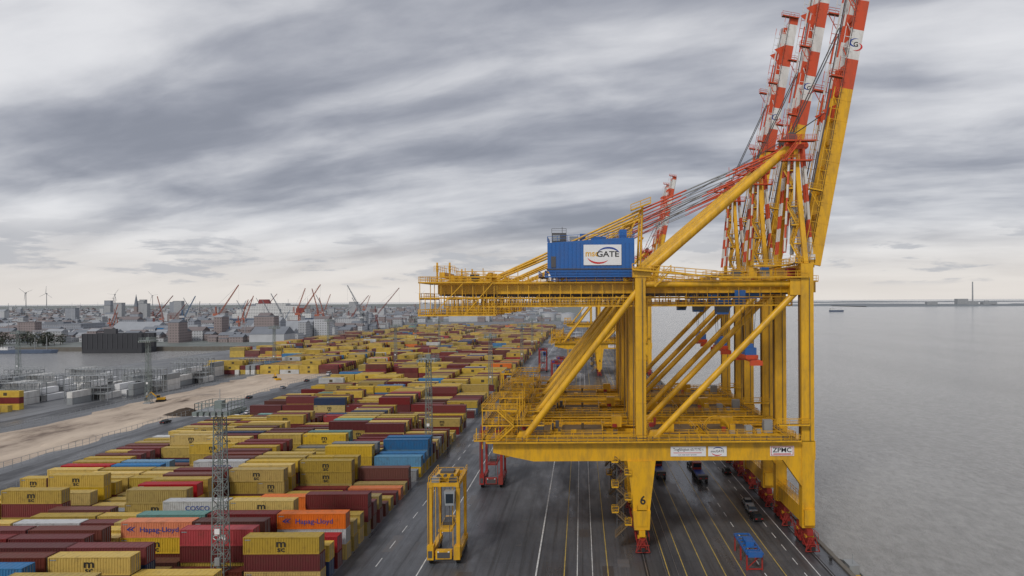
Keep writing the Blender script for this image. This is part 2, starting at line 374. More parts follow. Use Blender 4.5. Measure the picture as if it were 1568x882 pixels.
        b.beam(bp(3,3.0,sy*2.5),bp(34,2.6,sy*2.5),.22,.22,D_);b.beam(bp(3,2.2,sy*2.9),bp(34,2.2,sy*2.9),.16,.16,Y_)
        for s in(30,62): b.add([bp(s-1.6,1.1,sy*2.2),bp(s+1.6,1.1,sy*2.2),bp(s,3.6,sy*2.2)],[(0,1,2)],R_)
    k=0
    while k<L:
        mi=Y_ if k<34 else (R_ if int((k-34.4)/5.75)%2==0 else W_)
        b.beam(bp(k,0,-2.8),bp(k,0,2.8),.4,.9,mi); 
        if k+5<L: b.beam(bp(k,.4,-2.8),bp(k+5,.4,2.8),.18,.18,mi)
        k+=5
    for s in(14,36,52):
        for y in(-4.6,4.6): b.walk(bp(s,1.6,y),bp(s,4.0,y),1.0,Y_ if s<34 else R_); b.beam(bp(s,4.0,y),bp(s-3,1.6,y),.12,.12,Y_ if s<34 else R_)
    b.walk(bp(L,-1,-4),bp(L,3.5,-4),1.2,R_); b.rail([bp(L,0,-4),bp(L,0,4)],1.1,R_)
    for y in(-1.6,-.9,.9,1.6):
        b.tube((41.3,y,78),bp(48,2.2,y),.06,RP_,5); b.tube((41.3,y,78),bp(30,2.6,y),.06,RP_,5)
    c1=bp(34.4+5.75*1.5,0,-3.83)
    swoosh(b,c1.x,c1.y,c1.z+.4,.75,SB_,60,300,.25); swoosh(b,c1.x,c1.y-.004,c1.z-.4,.75,SR_,240,420,.25); b.text('G',c1.x,c1.y-.01,c1.z,1.3,K_)
    P.append(('boom',b))
    b=MB()
    b.box(29,35,-3,3,46.2,47.2,B_); b.box(29.4,31.4,-4.6,-3,45,47.8,B_); b.box(34,35,-2,2,47.2,48.6,D_)
    b.prism([(26,43.2),(28.2,43.2),(28.8,45),(28.8,46),(25.8,46)],-4.2,-2.2,B_); b.box(25.95,28.3,-4.24,-4.19,43.6,45.2,GL_)
    for x in(31.8,34.2):
        for y in(-1.5,1.5): b.tube((x,y,46.2),(x+(33-x)*.4,y*.8,36.8),.05,RP_,5)
    b.box(31.9,34.1,-2,2,35.2,36.6,B_); b.box(32.2,33.8,-1.2,1.2,36.6,37.3,B_)
    b.box(31.8,34.2,-3,3,34.5,35.2,R_); b.box(32.1,33.9,-6,6,34.1,34.5,R_)
    for y in(-6,6): b.box(31.8,34.2,y-.2,y+.2,33.5,34.4,R_)
    P.append(('trolley_and_spreader',b))
    b=MB(); y=-FY-.8-.06
    for xa,xb in((16.3,22.8),(23.2,26.6),(34.6,39.0)):
        b.box(xa,xb,y-.06,y,17.2,19.0,SW_)
    y-=.07
    b.text('Tragfähigkeit 65/77/93 t',19.55,y,18.45,.72,K_,sx=.8); b.box(16.8,22.0,y-.01,y,17.8,17.9,SR_); b.text('max. load under spreader',19.4,y,17.5,.33,K_)
    swoosh(b,24.9,y,18.1,.75,SR_,200,320,.18); swoosh(b,25.0,y-.003,18.1,.72,SB_,20,150,.18); b.text('mscGATE',24.9,y-.01,18.1,.6,K_)
    b.box(34.75,38.85,y-.01,y,17.32,18.9,SR_); b.box(34.85,38.75,y-.02,y-.012,17.42,18.8,SW_)
    b.text('ZPMC',36.8,y-.03,18.25,1.2,K_,sx=1.1); b.box(35.2,38.4,y-.03,y-.02,17.5,17.65,SR_)
    b.text('6',XL+.2,-FY-1.27,9.2,2.2,K_)
    P.append(('signs',b))
    return P
parts=[(n,b.mesh(n)) for n,b in build_crane()]
def place_crane(x,y):
    e=empty('container_gantry_crane',(x,y,0))
    for n,me in parts: link(me,n,e)
for y in(135,162,188.5,425,455,760): place_crane(0,y)
# ------------------------------------------------------------------ ground, water, quay
def ground_mat():
    m,t,b=nt('ground_concrete'); N=t.nodes;L=t.links
    tc=N.new('ShaderNodeTexCoord')
    def noise(sc,det,vec,ro=.6):
        mp=N.new('ShaderNodeMapping'); mp.inputs['Scale'].default_value=vec; L.new(tc.outputs['Object'],mp.inputs[0])
        n=N.new('ShaderNodeTexNoise'); n.inputs['Scale'].default_value=sc; n.inputs['Detail'].default_value=det; n.inputs['Roughness'].default_value=ro; L.new(mp.outputs[0],n.inputs['Vector']); return n
    return m,t,b,N,L,noise,tc
def asphalt(name,c1,c2,wet=0.5,streakc=(.03,.03,.03),grid=True):
    m,t,b,N,L,noise,tc=ground_mat(); m.name=name
    a=noise(.05,9,(1,.5,1),.65); s=noise(.8,5,(1,.02,1),.7); f=noise(3,6,(1,1,1),.7); w=noise(.09,6,(1,.22,1),.65)
    r=N.new('ShaderNodeValToRGB'); r.color_ramp.elements[0].position=.38;r.color_ramp.elements[1].position=.64
    r.color_ramp.elements[0].color=(*c1,1); r.color_ramp.elements[1].color=(*c2,1); L.new(a.outputs['Fac'],r.inputs[0])
    sr=N.new('ShaderNodeValToRGB'); sr.color_ramp.elements[0].position=.48;sr.color_ramp.elements[1].position=.66; L.new(s.outputs['Fac'],sr.inputs[0])
    mu=N.new('ShaderNodeMath');mu.operation='MULTIPLY';mu.inputs[1].default_value=.7;L.new(sr.outputs[0],mu.inputs[0])
    mx=N.new('ShaderNodeMixRGB');mx.inputs[2].default_value=(*streakc,1);L.new(mu.outputs[0],mx.inputs[0]);L.new(r.outputs[0],mx.inputs[1])
    m2=N.new('ShaderNodeMixRGB');m2.blend_type='OVERLAY';m2.inputs[0].default_value=.5;L.new(mx.outputs[0],m2.inputs[1]);L.new(f.outputs['Fac'],m2.inputs[2])
    out=m2.outputs[0]
    if grid:
        br=N.new('ShaderNodeTexBrick'); br.inputs['Scale'].default_value=1; br.inputs['Brick Width'].default_value=7.5; br.inputs['Row Height'].default_value=15; br.inputs['Mortar Size'].default_value=.07; br.offset=0
        br.inputs['Color1'].default_value=(1,1,1,1);br.inputs['Color2'].default_value=(.86,.86,.86,1);br.inputs['Mortar'].default_value=(.6,.6,.6,1)
        L.new(tc.outputs['Object'],br.inputs['Vector'])
        m3=N.new('ShaderNodeMixRGB');m3.blend_type='MULTIPLY';m3.inputs[0].default_value=.8;L.new(out,m3.inputs[1]);L.new(br.outputs[0],m3.inputs[2]);out=m3.outputs[0]
    L.new(out,b.inputs['Base Color'])
    wr=N.new('ShaderNodeMapRange'); wr.inputs['From Min'].default_value=.38;wr.inputs['From Max'].default_value=.56;wr.inputs['To Min'].default_value=.2+(.5*(1-wet));wr.inputs['To Max'].default_value=.6
    L.new(w.outputs['Fac'],wr.inputs[0]); L.new(wr.outputs[0],b.inputs['Roughness'])
    bp=N.new('ShaderNodeBump');bp.inputs['Strength'].default_value=.1;bp.inputs['Distance'].default_value=.02;L.new(f.outputs['Fac'],bp.inputs['Height']);L.new(bp.outputs[0],b.inputs['Normal'])
    return m
AS1=asphalt('apron_asphalt',(.065,.068,.077),(.125,.13,.142),.95)
AS2=asphalt('yard_asphalt',(.13,.135,.145),(.22,.225,.235),.35,(.08,.08,.08),False)
AS3=asphalt('quay_lane_asphalt',(.05,.052,.058),(.11,.113,.12),.95,(.028,.028,.03))
def sand():
    m,t,b,N,L,noise,tc=ground_mat(); m.name='bare_sand'
    a=noise(.05,11,(1,.35,1),.72)
    r=N.new('ShaderNodeValToRGB');e=r.color_ramp.elements; e[0].position=.36;e[0].color=(.20,.15,.115,1);e[1].position=.6;e[1].color=(.60,.49,.38,1)
    k=e.new(.46);k.color=(.45,.36,.28,1)
    L.new(a.outputs['Fac'],r.inputs[0]);L.new(r.outputs[0],b.inputs['Base Color']);b.inputs['Roughness'].default_value=.95
    return m
SAND=sand()
LAND=asphalt('distant_land',(.12,.14,.13),(.22,.23,.22),.1,(.09,.12,.09),False)
WALL=paint('quay_wall',(.16,.15,.13),.8,.6,.4)
def sheet(name,rects,z,mat):
    b=MB()
    for x0,x1,y0,y1 in rects: b.add([(x0,y0,z),(x1,y0,z),(x1,y1,z),(x0,y1,z)],[(0,1,2,3)],0)
    return b.obj(name,mats=[mat])
b=MB()
for x0,x1,y0,y1,mi in((-340,45,-60,1500,0),(-3000,-340,-60,432,0),(-14000,-340,715,12000,1),(-340,0,1500,12000,1)):
    b.add([(x0,y0,0),(x1,y0,0),(x1,y1,0),(x0,y1,0),(x0,y0,-8),(x1,y0,-8),(x1,y1,-8),(x0,y1,-8)],[(0,1,2,3)],mi)
    b.add([(x0,y0,0),(x1,y0,0),(x1,y1,0),(x0,y1,0),(x0,y0,-8),(x1,y0,-8),(x1,y1,-8),(x0,y1,-8)],[(0,4,5,1),(1,5,6,2),(2,6,7,3),(3,7,4,0)],2)
b.obj('ground',mats=[AS2,LAND,WALL])
sheet('apron_pavement',[(-42,7.9,-60,1490)],.004,AS1)
sheet('quay_road',[(7.9,44.4,-60,1490)],.004,AS3)
b=MB();rs=random.Random(8);vs=[]
ys=list(range(-60,470,6))
for y in ys: vs+=[(-205+rs.uniform(-2.5,2.5),y,.006),(-162+rs.uniform(-3,2),y,.006)]
b.add(vs,[(2*i,2*i+1,2*i+3,2*i+2) for i in range(len(ys)-1)],0)
b.obj('construction_sand',mats=[SAND])
sheet('service_road',[(-157,-140,-60,640)],.004,AS3)
sheet('access_road',[(-226,-214,-60,640)],.004,AS3)
def watermat():
    m,t,b,N,L,noise,tc=ground_mat(); m.name='river_water'
    b.inputs['Roughness'].default_value=.14
    a=noise(.45,9,(1,.55,1),.72); c=noise(.012,5,(1,.3,1),.6); g=noise(.5,6,(1,.5,1),.75)
    bp=N.new('ShaderNodeBump');bp.inputs['Strength'].default_value=1.0;bp.inputs['Distance'].default_value=1.6;L.new(a.outputs['Fac'],bp.inputs['Height']);L.new(bp.outputs[0],b.inputs['Normal'])
    r=N.new('ShaderNodeValToRGB');r.color_ramp.elements[0].color=(.33,.33,.325,1);r.color_ramp.elements[1].color=(.39,.39,.385,1);r.color_ramp.elements[0].position=.35;r.color_ramp.elements[1].position=.65
    L.new(c.outputs['Fac'],r.inputs[0])
    gr=N.new('ShaderNodeMapRange');gr.inputs['From Min'].default_value=.36;gr.inputs['From Max'].default_value=.64;gr.inputs['To Min'].default_value=.8;gr.inputs['To Max'].default_value=1.16;L.new(g.outputs['Fac'],gr.inputs[0])
    mx=N.new('ShaderNodeMixRGB');mx.blend_type='MULTIPLY';mx.inputs[0].default_value=1;L.new(r.outputs[0],mx.inputs[1]);L.new(gr.outputs[0],mx.inputs[2])
    L.new(mx.outputs[0],b.inputs['Base Color'])
    return m
sheet('river_water',[(-20000,30000,-200,40000)],-4.5,watermat())
b=MB()
b.box(44.4,45.2,-60,1490,-3,.25,0)
for y in range(60,700,12):
    b.tube((43.6,y,.0),(43.6,y,.55),.25,1,8);b.box(43.3,43.9,y-.35,y+.35,.5,.65,1)
for y in range(63,600,9):
    b.box(45.2,45.9,y-.8,y+.8,-4,-.4,1)
b.obj('quay_edge',mats=[WALL,BLK])
WL=paint('white_line',(.75,.75,.73),.6,.75,.8,False,0,(.15,.15,.15)); YLn=paint('yellow_line',(.60,.42,.08),.6,.85,.8,False,0,(.15,.14,.10)); STR=paint('crane_rail',(.30,.30,.31),.3,.4,1,False,.6)
b=MB()
def stripe(x,w,mi,dash=None,y0=-40,y1=1100):
    if not dash: b.add([(x,y0,.008),(x+w,y0,.008),(x+w,y1,.008),(x,y1,.008)],[(0,1,2,3)],mi)
    else:
        y=y0
        while y<y1: b.add([(x,y,.008),(x+w,y,.008),(x+w,y+dash,.008),(x,y+dash,.008)],[(0,1,2,3)],mi); y+=dash*2.2
stripe(-28,.2,0);stripe(-8,.26,0);stripe(-3.2,.16,1);stripe(-1.0,.14,0);stripe(1.6,.14,0);stripe(4.2,.16,1)
for x in(14.4,17.3,20.6,23.8,27.0): stripe(x,.15,(1,0,1,1,1)[int(x)%5])
stripe(30.5,.17,0,3);stripe(33.8,.16,1);stripe(37.2,.16,0,3);stripe(39.4,.16,0)
stripe(-36,.15,0,4)
b.obj('road_markings',mats=[WL,YLn])
b=MB()
for X in(XL,XW):
    b.box(X-.07,X+.07,-60,1490,.012,.09,0); 
    b.add([(X-.4,-60,.010),(X+.4,-60,.010),(X+.4,1490,.010),(X-.4,1490,.010)],[(0,1,2,3)],1)
b.box(14.0,14.08,-60,1490,.006,.05,0);b.box(16.0,16.08,-60,1490,.006,.05,0)
b.obj('crane_rails',mats=[STR,BLK])
b=MB();rp=random.Random(21)
for k in range(50):
    x=rp.uniform(-39,38);y=rp.uniform(95,420);w=rp.uniform(.8,2.4);l=rp.uniform(2,9);z=.0062+k*.00001
    b.add([(x,y,z),(x+w,y,z),(x+w,y+l,z),(x,y+l,z)],[(0,1,2,3)],k%2)
for k in range(26): b.box(-12.4,-11.6,100+k*14,100.8+k*14,.0065,.02,0)
b.obj('pavement_patches',mats=[paint('patch_dark',(.06,.06,.064),.4,.5,1,False),paint('patch_light',(.125,.125,.132),.5,.5,1,False)])
# ------------------------------------------------------------------ containers
CC={'yellow':(.60,.405,.05),'ochre':(.47,.33,.06),'maroon':(.17,.017,.017),'brown':(.15,.035,.022),'red':(.40,.02,.028),'orange':(.74,.17,.015),
    'white':(.55,.56,.56),'teal':(.16,.36,.32),'blue':(.03,.17,.38),'navy':(.02,.05,.14),'lightblue':(.1,.29,.47),'grey':(.27,.28,.29)}
CM={k:contmat('container_'+k,c) for k,c in CC.items()}
CH=2.75;CL=12.19;CW=2.44
def cont_mesh(col,L=CL,logo=None,lcol=BLK):
    b=MB();h=L/2;w=CW/2;H=CH-.03
    for x in(-h,h-.16):
        for y in(-w,w-.16): b.box(x,x+.16,y,y+.16,0,H,0)
    for y in(-w,w-.12):
        b.box(-h+.16,h-.16,y,y+.12,0,.16,0);b.box(-h+.16,h-.16,y,y+.12,H-.12,H,0)
    for x in(-h,h-.12): b.box(x,x+.12,-w+.16,w-.16,0,.14,0);b.box(x,x+.12,-w+.16,w-.16,H-.12,H,0)
    n=int((L-.32)/.42);p=(L-.32)/n
    for sy in(-1,1):
        pr=[]
        for k in range(n):
            x=-h+.16+k*p
            pr+=[(x,.12),(x+p*.3,.12),(x+p*.5,.035),(x+p*.8,.035)]
        pr.append((h-.16,.12)); vs=[]
        for x,o in pr: vs+= [(x,sy*(w-o),.16),(x,sy*(w-o),H-.12)]
        b.add(vs,[(2*k,2*k+2,2*k+3,2*k+1) if sy<0 else (2*k,2*k+1,2*k+3,2*k+2) for k in range(len(pr)-1)],0)
    b.add([(-h+.1,-w+.1,H-.04),(h-.1,-w+.1,H-.04),(h-.1,w-.1,H-.04),(-h+.1,w-.1,H-.04)],[(0,1,2,3)],0)
    for k in range(1,n,2): x=-h+.16+k*p; b.box(x,x+.18,-w+.2,w-.2,H-.04,H-.015,0)
    for x in(-h+.05,h-.05): b.add([(x,-w+.1,.1),(x,w-.1,.1),(x,w-.1,H-.1),(x,-w+.1,H-.1)],[(0,1,2,3)],0)
    for y in(-.75,-.3,.3,.75): b.box(h-.02,h+.03,y-.03,y+.03,.1,H-.1,1)
    if logo: b.box(-h+.3,-h+1.2,-w-.005,-w+.001,H-.5,H-.35,1)
    if logo=='msc':
        b.text('m',0,-w-.008,H*.62,1.7,2,sx=1.3); b.text('sc',0,-w-.008,H*.28,1.2,2,sx=1.3)
    elif logo: 
        b.text(logo,0.5 if L>8 else 0,-w-.01,H*.5,1.2,2,sx=1.12)
        if logo=='Hapag-Lloyd':
            for q in(-4.7,-4.1): b.add([(q,-w-.01,1.75),(q+.6,-w-.01,2.0),(q-.05,-w-.01,1.45),(q+.45,-w-.01,1.0),(q-.45,-w-.01,1.4)],[(0,4,2),(0,2,1),(4,3,2)],2)
    return b.mesh('shipping_container',[CM[col],GAL,lcol])
VAR=[]
def var(col,wt,L=CL,logo=None,lcol=BLK):
    me=cont_mesh(col,L,logo,lcol); VAR.append((me,wt,L)); return me
mY=var('yellow',26,CL,'msc');var('yellow',12);var('ochre',10,CL,'msc');var('ochre',5)
mM=var('maroon',20);var('maroon',5,CL,'TRITON',SGN);mBr=var('brown',11);var('brown',3,CL,'TEX',SGN);mR=var('red',2,CL,'CAI',SGN)
mO=cont_mesh('orange',CL,'Hapag-Lloyd',SBL)
mW=var('white',1.4,CL,'COSCO',SBL);mT=var('teal',1.2);mB=var('blue',2);var('navy',1.2);mLB=var('lightblue',.7);var('grey',1.5);var('orange',.5)
S20=[cont_mesh('yellow',6.06,'msc'),cont_mesh('maroon',6.06),cont_mesh('brown',6.06),cont_mesh('ochre',6.06)]
W40=[v[1] for v in VAR]
heights={}
def pick(): return random.choices(VAR,W40)[0][0]
PIT=4.05; NC=7; CPX=12.62
Y0=90.5
spec={}
def setspec(r,c,h,top=None,second=None): heights[(r,c)]=h; spec[(r,c)]=(top,second)
setspec(5,0,3,mY,mM);setspec(4,0,1);setspec(3,0,1,mY);setspec(2,0,1,mY);setspec(1,0,2)
setspec(8,0,3,mO,mW);setspec(7,0,2,mR,mM);setspec(6,0,2)
setspec(7,2,3,mO,mY);setspec(6,2,1);setspec(5,2,1);setspec(6,1,3,mR,mM);setspec(5,1,1);setspec(8,2,3,mT)
setspec(8,1,3,mM);setspec(10,2,3,mW,mW);setspec(9,2,2);setspec(11,0,3,mM,mM);setspec(10,0,2)
setspec(3,2,3,mY,mBr);setspec(2,2,1);setspec(2,1,2,mM);setspec(1,1,2,mM)
setspec(24,0,3,mB,mLB);setspec(23,0,2,mB);setspec(22,0,2,mLB);setspec(21,0,1);setspec(25,0,3,mB,mB)
setspec(18,3,3,mW,mY);setspec(27,2,3,mT);setspec(32,2,3,mT)
Yc=Y0;rowi=0
prev=[2]*NC
stackE={}
def aisle(y): return (252<y<268) or (345<y<358)
while Yc<335:
    if not aisle(Yc):
        for c in range(NC):
            x=-42.2-CL/2-c*CPX
            if random.random()<.5: prev[c]=random.choices([1,2,3],[.22,.40,.38])[0]
            h=heights.get((rowi,c),prev[c])
            if (rowi,c) not in heights:
                if random.random()<.035: h=0
                if c==0: h=min(h,random.choice([1,2,2,3]))
                if c==NC-1: h=min(h,2)
            sp=spec.get((rowi,c),(None,None))
            for k in range(h):
                me=pick()
                if k==h-1 and sp[0]: me=sp[0]
                elif k==h-2 and sp[1]: me=sp[1]
                jx=random.uniform(-.16,.16);jy=random.uniform(-.08,.08);rz=random.uniform(-.005,.005)
                if Yc<150: par=None
                else:
                    key=int(Yc//40)
                    if key not in stackE: stackE[key]=empty('container_stack')
                    par=stackE[key]
                nm='shipping_container' if par is None else 'container'
                if sp[0] is None and random.random()<.09:
                    for q in(-1,1): link(random.choice(S20),nm,par,(x+q*3.08+jx,Yc+jy,k*CH),rz)
                else: link(me,nm,par,(x+jx,Yc+jy,k*CH),rz)
    Yc+=PIT;rowi+=1
def farmat():
    m,t,b=nt('far_containers');N=t.nodes;L=t.links
    a=N.new('ShaderNodeAttribute');a.attribute_name='Col'
    tc=N.new('ShaderNodeTexCoord');n=N.new('ShaderNodeTexNoise');n.inputs['Scale'].default_value=.35;n.inputs['Detail'].default_value=8;L.new(tc.outputs['Object'],n.inputs[0])
    mx=N.new('ShaderNodeMixRGB');mx.blend_type='OVERLAY';mx.inputs[0].default_value=.5;L.new(a.outputs['Color'],mx.inputs[1]);L.new(n.outputs['Fac'],mx.inputs[2]);L.new(mx.outputs[0],b.inputs['Base Color']);b.inputs['Roughness'].default_value=.6
    w=N.new('ShaderNodeTexWave');w.inputs['Scale'].default_value=1.0;L.new(tc.outputs['Object'],w.inputs[0])
    bp=N.new('ShaderNodeBump');bp.inputs['Strength'].default_value=.5;bp.inputs['Distance'].default_value=.05;L.new(w.outputs['Fac'],bp.inputs['Height']);L.new(bp.outputs[0],b.inputs['Normal'])
    return m
FM=farmat()
KW=[('yellow',36),('ochre',20),('maroon',21),('brown',14),('red',2),('orange',1.0),('white',2),('teal',1),('blue',2.2),('navy',1)]
def far_block(name,items):
    vs=[];fs=[];cols=[]
    for x,y,z,L,W,H,c in items:
        o=len(vs);x0,x1,y0,y1=x-L/2,x+L/2,y-W/2,y+W/2
        vs+=[(x0,y0,z),(x1,y0,z),(x1,y1,z),(x0,y1,z),(x0,y0,z+H),(x1,y0,z+H),(x1,y1,z+H),(x0,y1,z+H)]
        for f in((4,5,6,7),(0,1,5,4),(1,2,6,5),(2,3,7,6),(3,0,4,7)): fs.append(tuple(i+o for i in f)); cols.append(c)
        if c[0]>.3 and L>10 and y<520: 
            o=len(vs); vs+=[(x-.8,y0-.01,z+.7),(x+.8,y0-.01,z+.7),(x+.8,y0-.01,z+2),(x-.8,y0-.01,z+2)];fs.append((o,o+1,o+2,o+3));cols.append((.08,.06,.03))
    me=bpy.data.meshes.new(name);me.from_pydata(vs,[],fs);me.materials.append(FM)
    ca=me.color_attributes.new('Col','FLOAT_COLOR','CORNER')
    data=[]
    for f,c in zip(fs,cols): data+=[c[0],c[1],c[2],1]*4
    ca.data.foreach_set('color',data);me.update();return link(me,name)
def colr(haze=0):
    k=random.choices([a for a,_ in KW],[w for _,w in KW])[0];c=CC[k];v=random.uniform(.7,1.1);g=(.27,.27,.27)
    return tuple((a*v)*(1-haze)+gg*haze for a,gg in zip(c,g))  # container colour mixed towards grey, painting distance haze into it
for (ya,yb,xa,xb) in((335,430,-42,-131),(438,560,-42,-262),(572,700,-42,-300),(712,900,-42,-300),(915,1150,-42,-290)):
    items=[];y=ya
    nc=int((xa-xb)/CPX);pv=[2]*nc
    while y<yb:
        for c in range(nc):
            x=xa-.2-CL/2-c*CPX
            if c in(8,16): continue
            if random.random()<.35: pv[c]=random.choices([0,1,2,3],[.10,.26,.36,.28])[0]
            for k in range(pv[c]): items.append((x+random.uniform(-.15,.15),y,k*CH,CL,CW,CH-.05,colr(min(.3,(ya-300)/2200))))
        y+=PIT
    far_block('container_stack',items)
items=[]
for k in range(2):
    for j in range(4):
        for z in range(random.choice([1,2,2,3])): items.append((-262+k*13,278+j*6,z*CH,CL,CW,CH-.05,random.choice([CC['orange'],CC['navy'],CC['yellow'],CC['ochre'],CC['maroon']])))
far_block('container_stack',items)
items=[]
for j in range(5):
    for z in range(random.choice([1,2])): items.append((-232+random.uniform(-6,4),236+j*6,z*CH,CL,CW,CH-.05,CC['white']))
far_block('container_stack',items)
def rack():
    b=MB();n=6
    nl=random.choice([3,4])
    for k in range(n+1):
        x=k*3.4
        for y in(0,3): b.beam((x,y,0),(x,y,nl*2.9),.22,.22,GV_)
        b.beam((x,0,nl*2.9-.2),(x,3,nl*2.9-.2),.2,.2,GV_)
    for z in[2.9*(i+1) for i in range(nl)]:
        b.box(-.2,n*3.4+.2,0.1,2.9,z,z+.12,GV_); b.rail([(0,0,z+.1),(n*3.4,0,z+.1)],1.1,GV_,1.7,.08); b.rail([(0,3,z+.1),(n*3.4,3,z+.1)],1.1,GV_,1.7,.08)
    b.stair((0,1.5,0),(3.4,1.5,2.9),.8,GV_);b.stair((3.4,1.5,2.9),(6.8,1.5,5.8),.8,GV_)
    for k in range(n):
        hh=random.choice([0,0,1,2,3]);
        for z in range(hh): b.box(k*3.4+.4,k*3.4+2.9,3.4,15.5,z*2.9,z*2.9+2.8,random.choice([SW_,W_,GV_,D_]))
        hh=random.choice([0,0,1,2])
        for z in range(hh): b.box(k*3.4+.4,k*3.4+2.9,-12.6,-.5,z*2.9,z*2.9+2.8,random.choice([SW_,W_,GV_,W_]))
    return b.mesh('rack')
racks=[rack() for _ in range(4)]
for i,(x,y) in enumerate([(-335,322),(-305,322),(-272,318),(-244,322),(-350,352),(-318,354),(-290,352),(-262,352),(-236,352),(-262,386),(-292,386),(-234,388),(-248,420),(-225,448),(-400,330),(-372,325),(-385,358),(-325,384)]):
    e=empty('reefer_rack',(x,y,0)); link(racks[i%4],'rack_frame',e)
# ------------------------------------------------------------------ light masts
b=MB()
b.lattice((0,0,0),(0,0,29),2.1,20,GG_,.085,1.3)
b.box(-1.6,1.6,-1.6,1.6,-.2,.5,GV_)
b.box(-2.5,2.5,-2.5,2.5,28.8,28.95,GV_);b.rail([(-2.6,-2.6,28.9),(2.6,-2.6,28.9),(2.6,2.6,28.9),(-2.6,2.6,28.9),(-2.6,-2.6,28.9)],1.2,GG_,1.0,.08)
for k in range(6):
    x=-2.4+k*.96
    for y in(-2.75,2.75): b.box(x-.3,x+.3,y-.25,y+.25,28.2,28.75,GG_);b.box(x-.28,x+.28,y-.24,y+.24,28.12,28.19,SW_)
    for xx in(-2.75,2.75): b.box(xx-.25,xx+.25,x-.3,x+.3,28.2,28.75,GG_)
b.box(-.6,.6,-.6,.6,28.95,30.2,GG_);b.beam((0,0,30),(0,0,32),.07,.07,GV_);b.beam((1.6,0,29),(1.6,0,30.6),.07,.07,GV_)
b.box(-.4,.4,-1.2,-.8,4,5.2,GV_);b.box(-.4,.4,-1.15,-.9,9,9.8,SW_)
for k in range(70): b.beam((-.25,-.2,.8+k*.4),(.25,-.2,.8+k*.4),.05,.05,GV_)
b.beam((0,0,1),(0,0,28),.14,.14,GG_)
mast=b.mesh('mast')
for x,y in((-58.3,110),(-45.5,203),(-44,330),(-41,470),(-198,312),(-207,460),(-128,470),(-125,600),(-44,610),(-330,400),(-170,700),(-44,760),(-230,620)):
    e=empty('light_mast',(x,y,0)); link(mast,'lattice_mast',e)
# ------------------------------------------------------------------ straddle carriers
def straddle(main,sec):
    b=MB();L=9.2;w=2.35;H=14.2
    for sx in(-1,1):
        x=sx*w
        b.box(x-.42,x+.42,-.3,L+.3,1.3,2.2,main)
        for k in range(4):
            y=.6+k*(L-1.2)/3
            b.tube((x-.3,y,.75),(x+.3,y,.75),.75,K_,16);b.tube((x-.33,y,.75),(x+.33,y,.75),.35,main,10); b.box(x-.18,x+.18,y-.3,y+.3,.8,1.5,main)
        for y in(.3,L-.3):
            b.box(x-.24,x+.24,y-.35,y+.35,2.2,H-.7,main)
        b.box(x+sx*.26,x+sx*.4,-.1,.5,3,H-1,D_ if sx<0 else main)
        b.box(x-.3,x+.3,-.2,L+.2,H-.8,H,main)
        b.beam((x,.7,6.5),(x,2.6,H-1),.2,.2,main);b.beam((x,L-.7,6.5),(x,L-2.6,H-1),.2,.2,main)
        b.rail([(x+sx*.35,0,H),(x+sx*.35,L,H)],1.0,main,1.5)
        b.box(x-.5,x+.5,1.5,L-1.5,.9,1.35,D_)
    for y in(.1,L*.33,L*.66,L-.1): b.box(-w,w,y-.25,y+.25,H-.65,H-.05,main)
    b.box(-1.8,1.8,2.4,6.4,H,H+.9,main);b.box(-1.2,1.2,3,5,H+.9,H+1.3,D_);b.box(-2.2,-.8,.2,2,H,H+.8,sec);b.box(.8,2.2,.2,2,H,H+.6,D_)
    b.rail([(-w,-.1,H),(w,-.1,H)],1.0,main,1.2);b.rail([(-w,7,H),(w,7,H)],1.0,main,1.2)
    for q in range(3): b.tube((-1.2+q*1.2,.9,H+.9),(-1.2+q*1.2,1.6,H+.9),.3,D_,10)
    b.box(-w+.42,w-.42,-.45,.5,.7,1.2,D_)
    b.box(-w-.5,-w+.6,-.9,1.0,1.0,3.5,main);b.box(w-.6,w+.5,-.9,1.0,1.0,3.2,main)
    b.box(-w-.3,-w+.4,-.94,-.9,1.4,2.6,D_)
    b.box(-1.4,1.4,-.8,.2,1.1,2.6,main);b.box(-1.1,1.1,-.84,-.8,1.3,2.3,D_)
    for x in(-.9,.9): b.box(x-.15,x+.15,-.9,-.85,2.3,2.5,SW_)
    b.prism([(.4,H-3.6),(1.9,H-3.6),(2.05,H-1.2),(.2,H-1.2)],-1.3,.3,sec);b.box(.5,1.8,-1.34,-1.3,H-3.2,H-1.6,GL_)
    for x in(-1.5,-.9,.95,1.5): b.beam((x,.1,3),(x,.1,H-.8),.1,.1,D_ if abs(x)<1 else main)
    for k in range(26): b.beam((-w-.6,.3,2+k*.45),(-w-.6,.75,2+k*.45),.05,.05,main)
    b.beam((-w-.6,.3,2),(-w-.6,.3,H),.07,.07,main);b.beam((-w-.6,.75,2),(-w-.6,.75,H),.07,.07,main)
    b.box(-1.2,1.2,.6,L-.6,5.4,5.8,main);b.box(-.8,.8,3,6,5.8,6.4,D_)
    for x in(-1,1):
        for y in(2.5,6.5): b.tube((x,y,6),(x,y,H-.5),.06,RP_,5)
    return b.mesh('carrier_body')
sY=straddle(Y_,GV_);sR=straddle(BR_,SB_)
for x,y,me,rz in((-24.2,119.5,sY,.02),(-22.3,168,sR,0),(-26,278,sY,0),(-20,272,sY,.0),(-13,350,sR,0),(-11,372,sR,0),(-33,300,sY,0),(-25,440,sR,0),(-8,520,sY,0)):
    e=empty('straddle_carrier',(x,y,0),rz);link(me,'carrier_body',e)
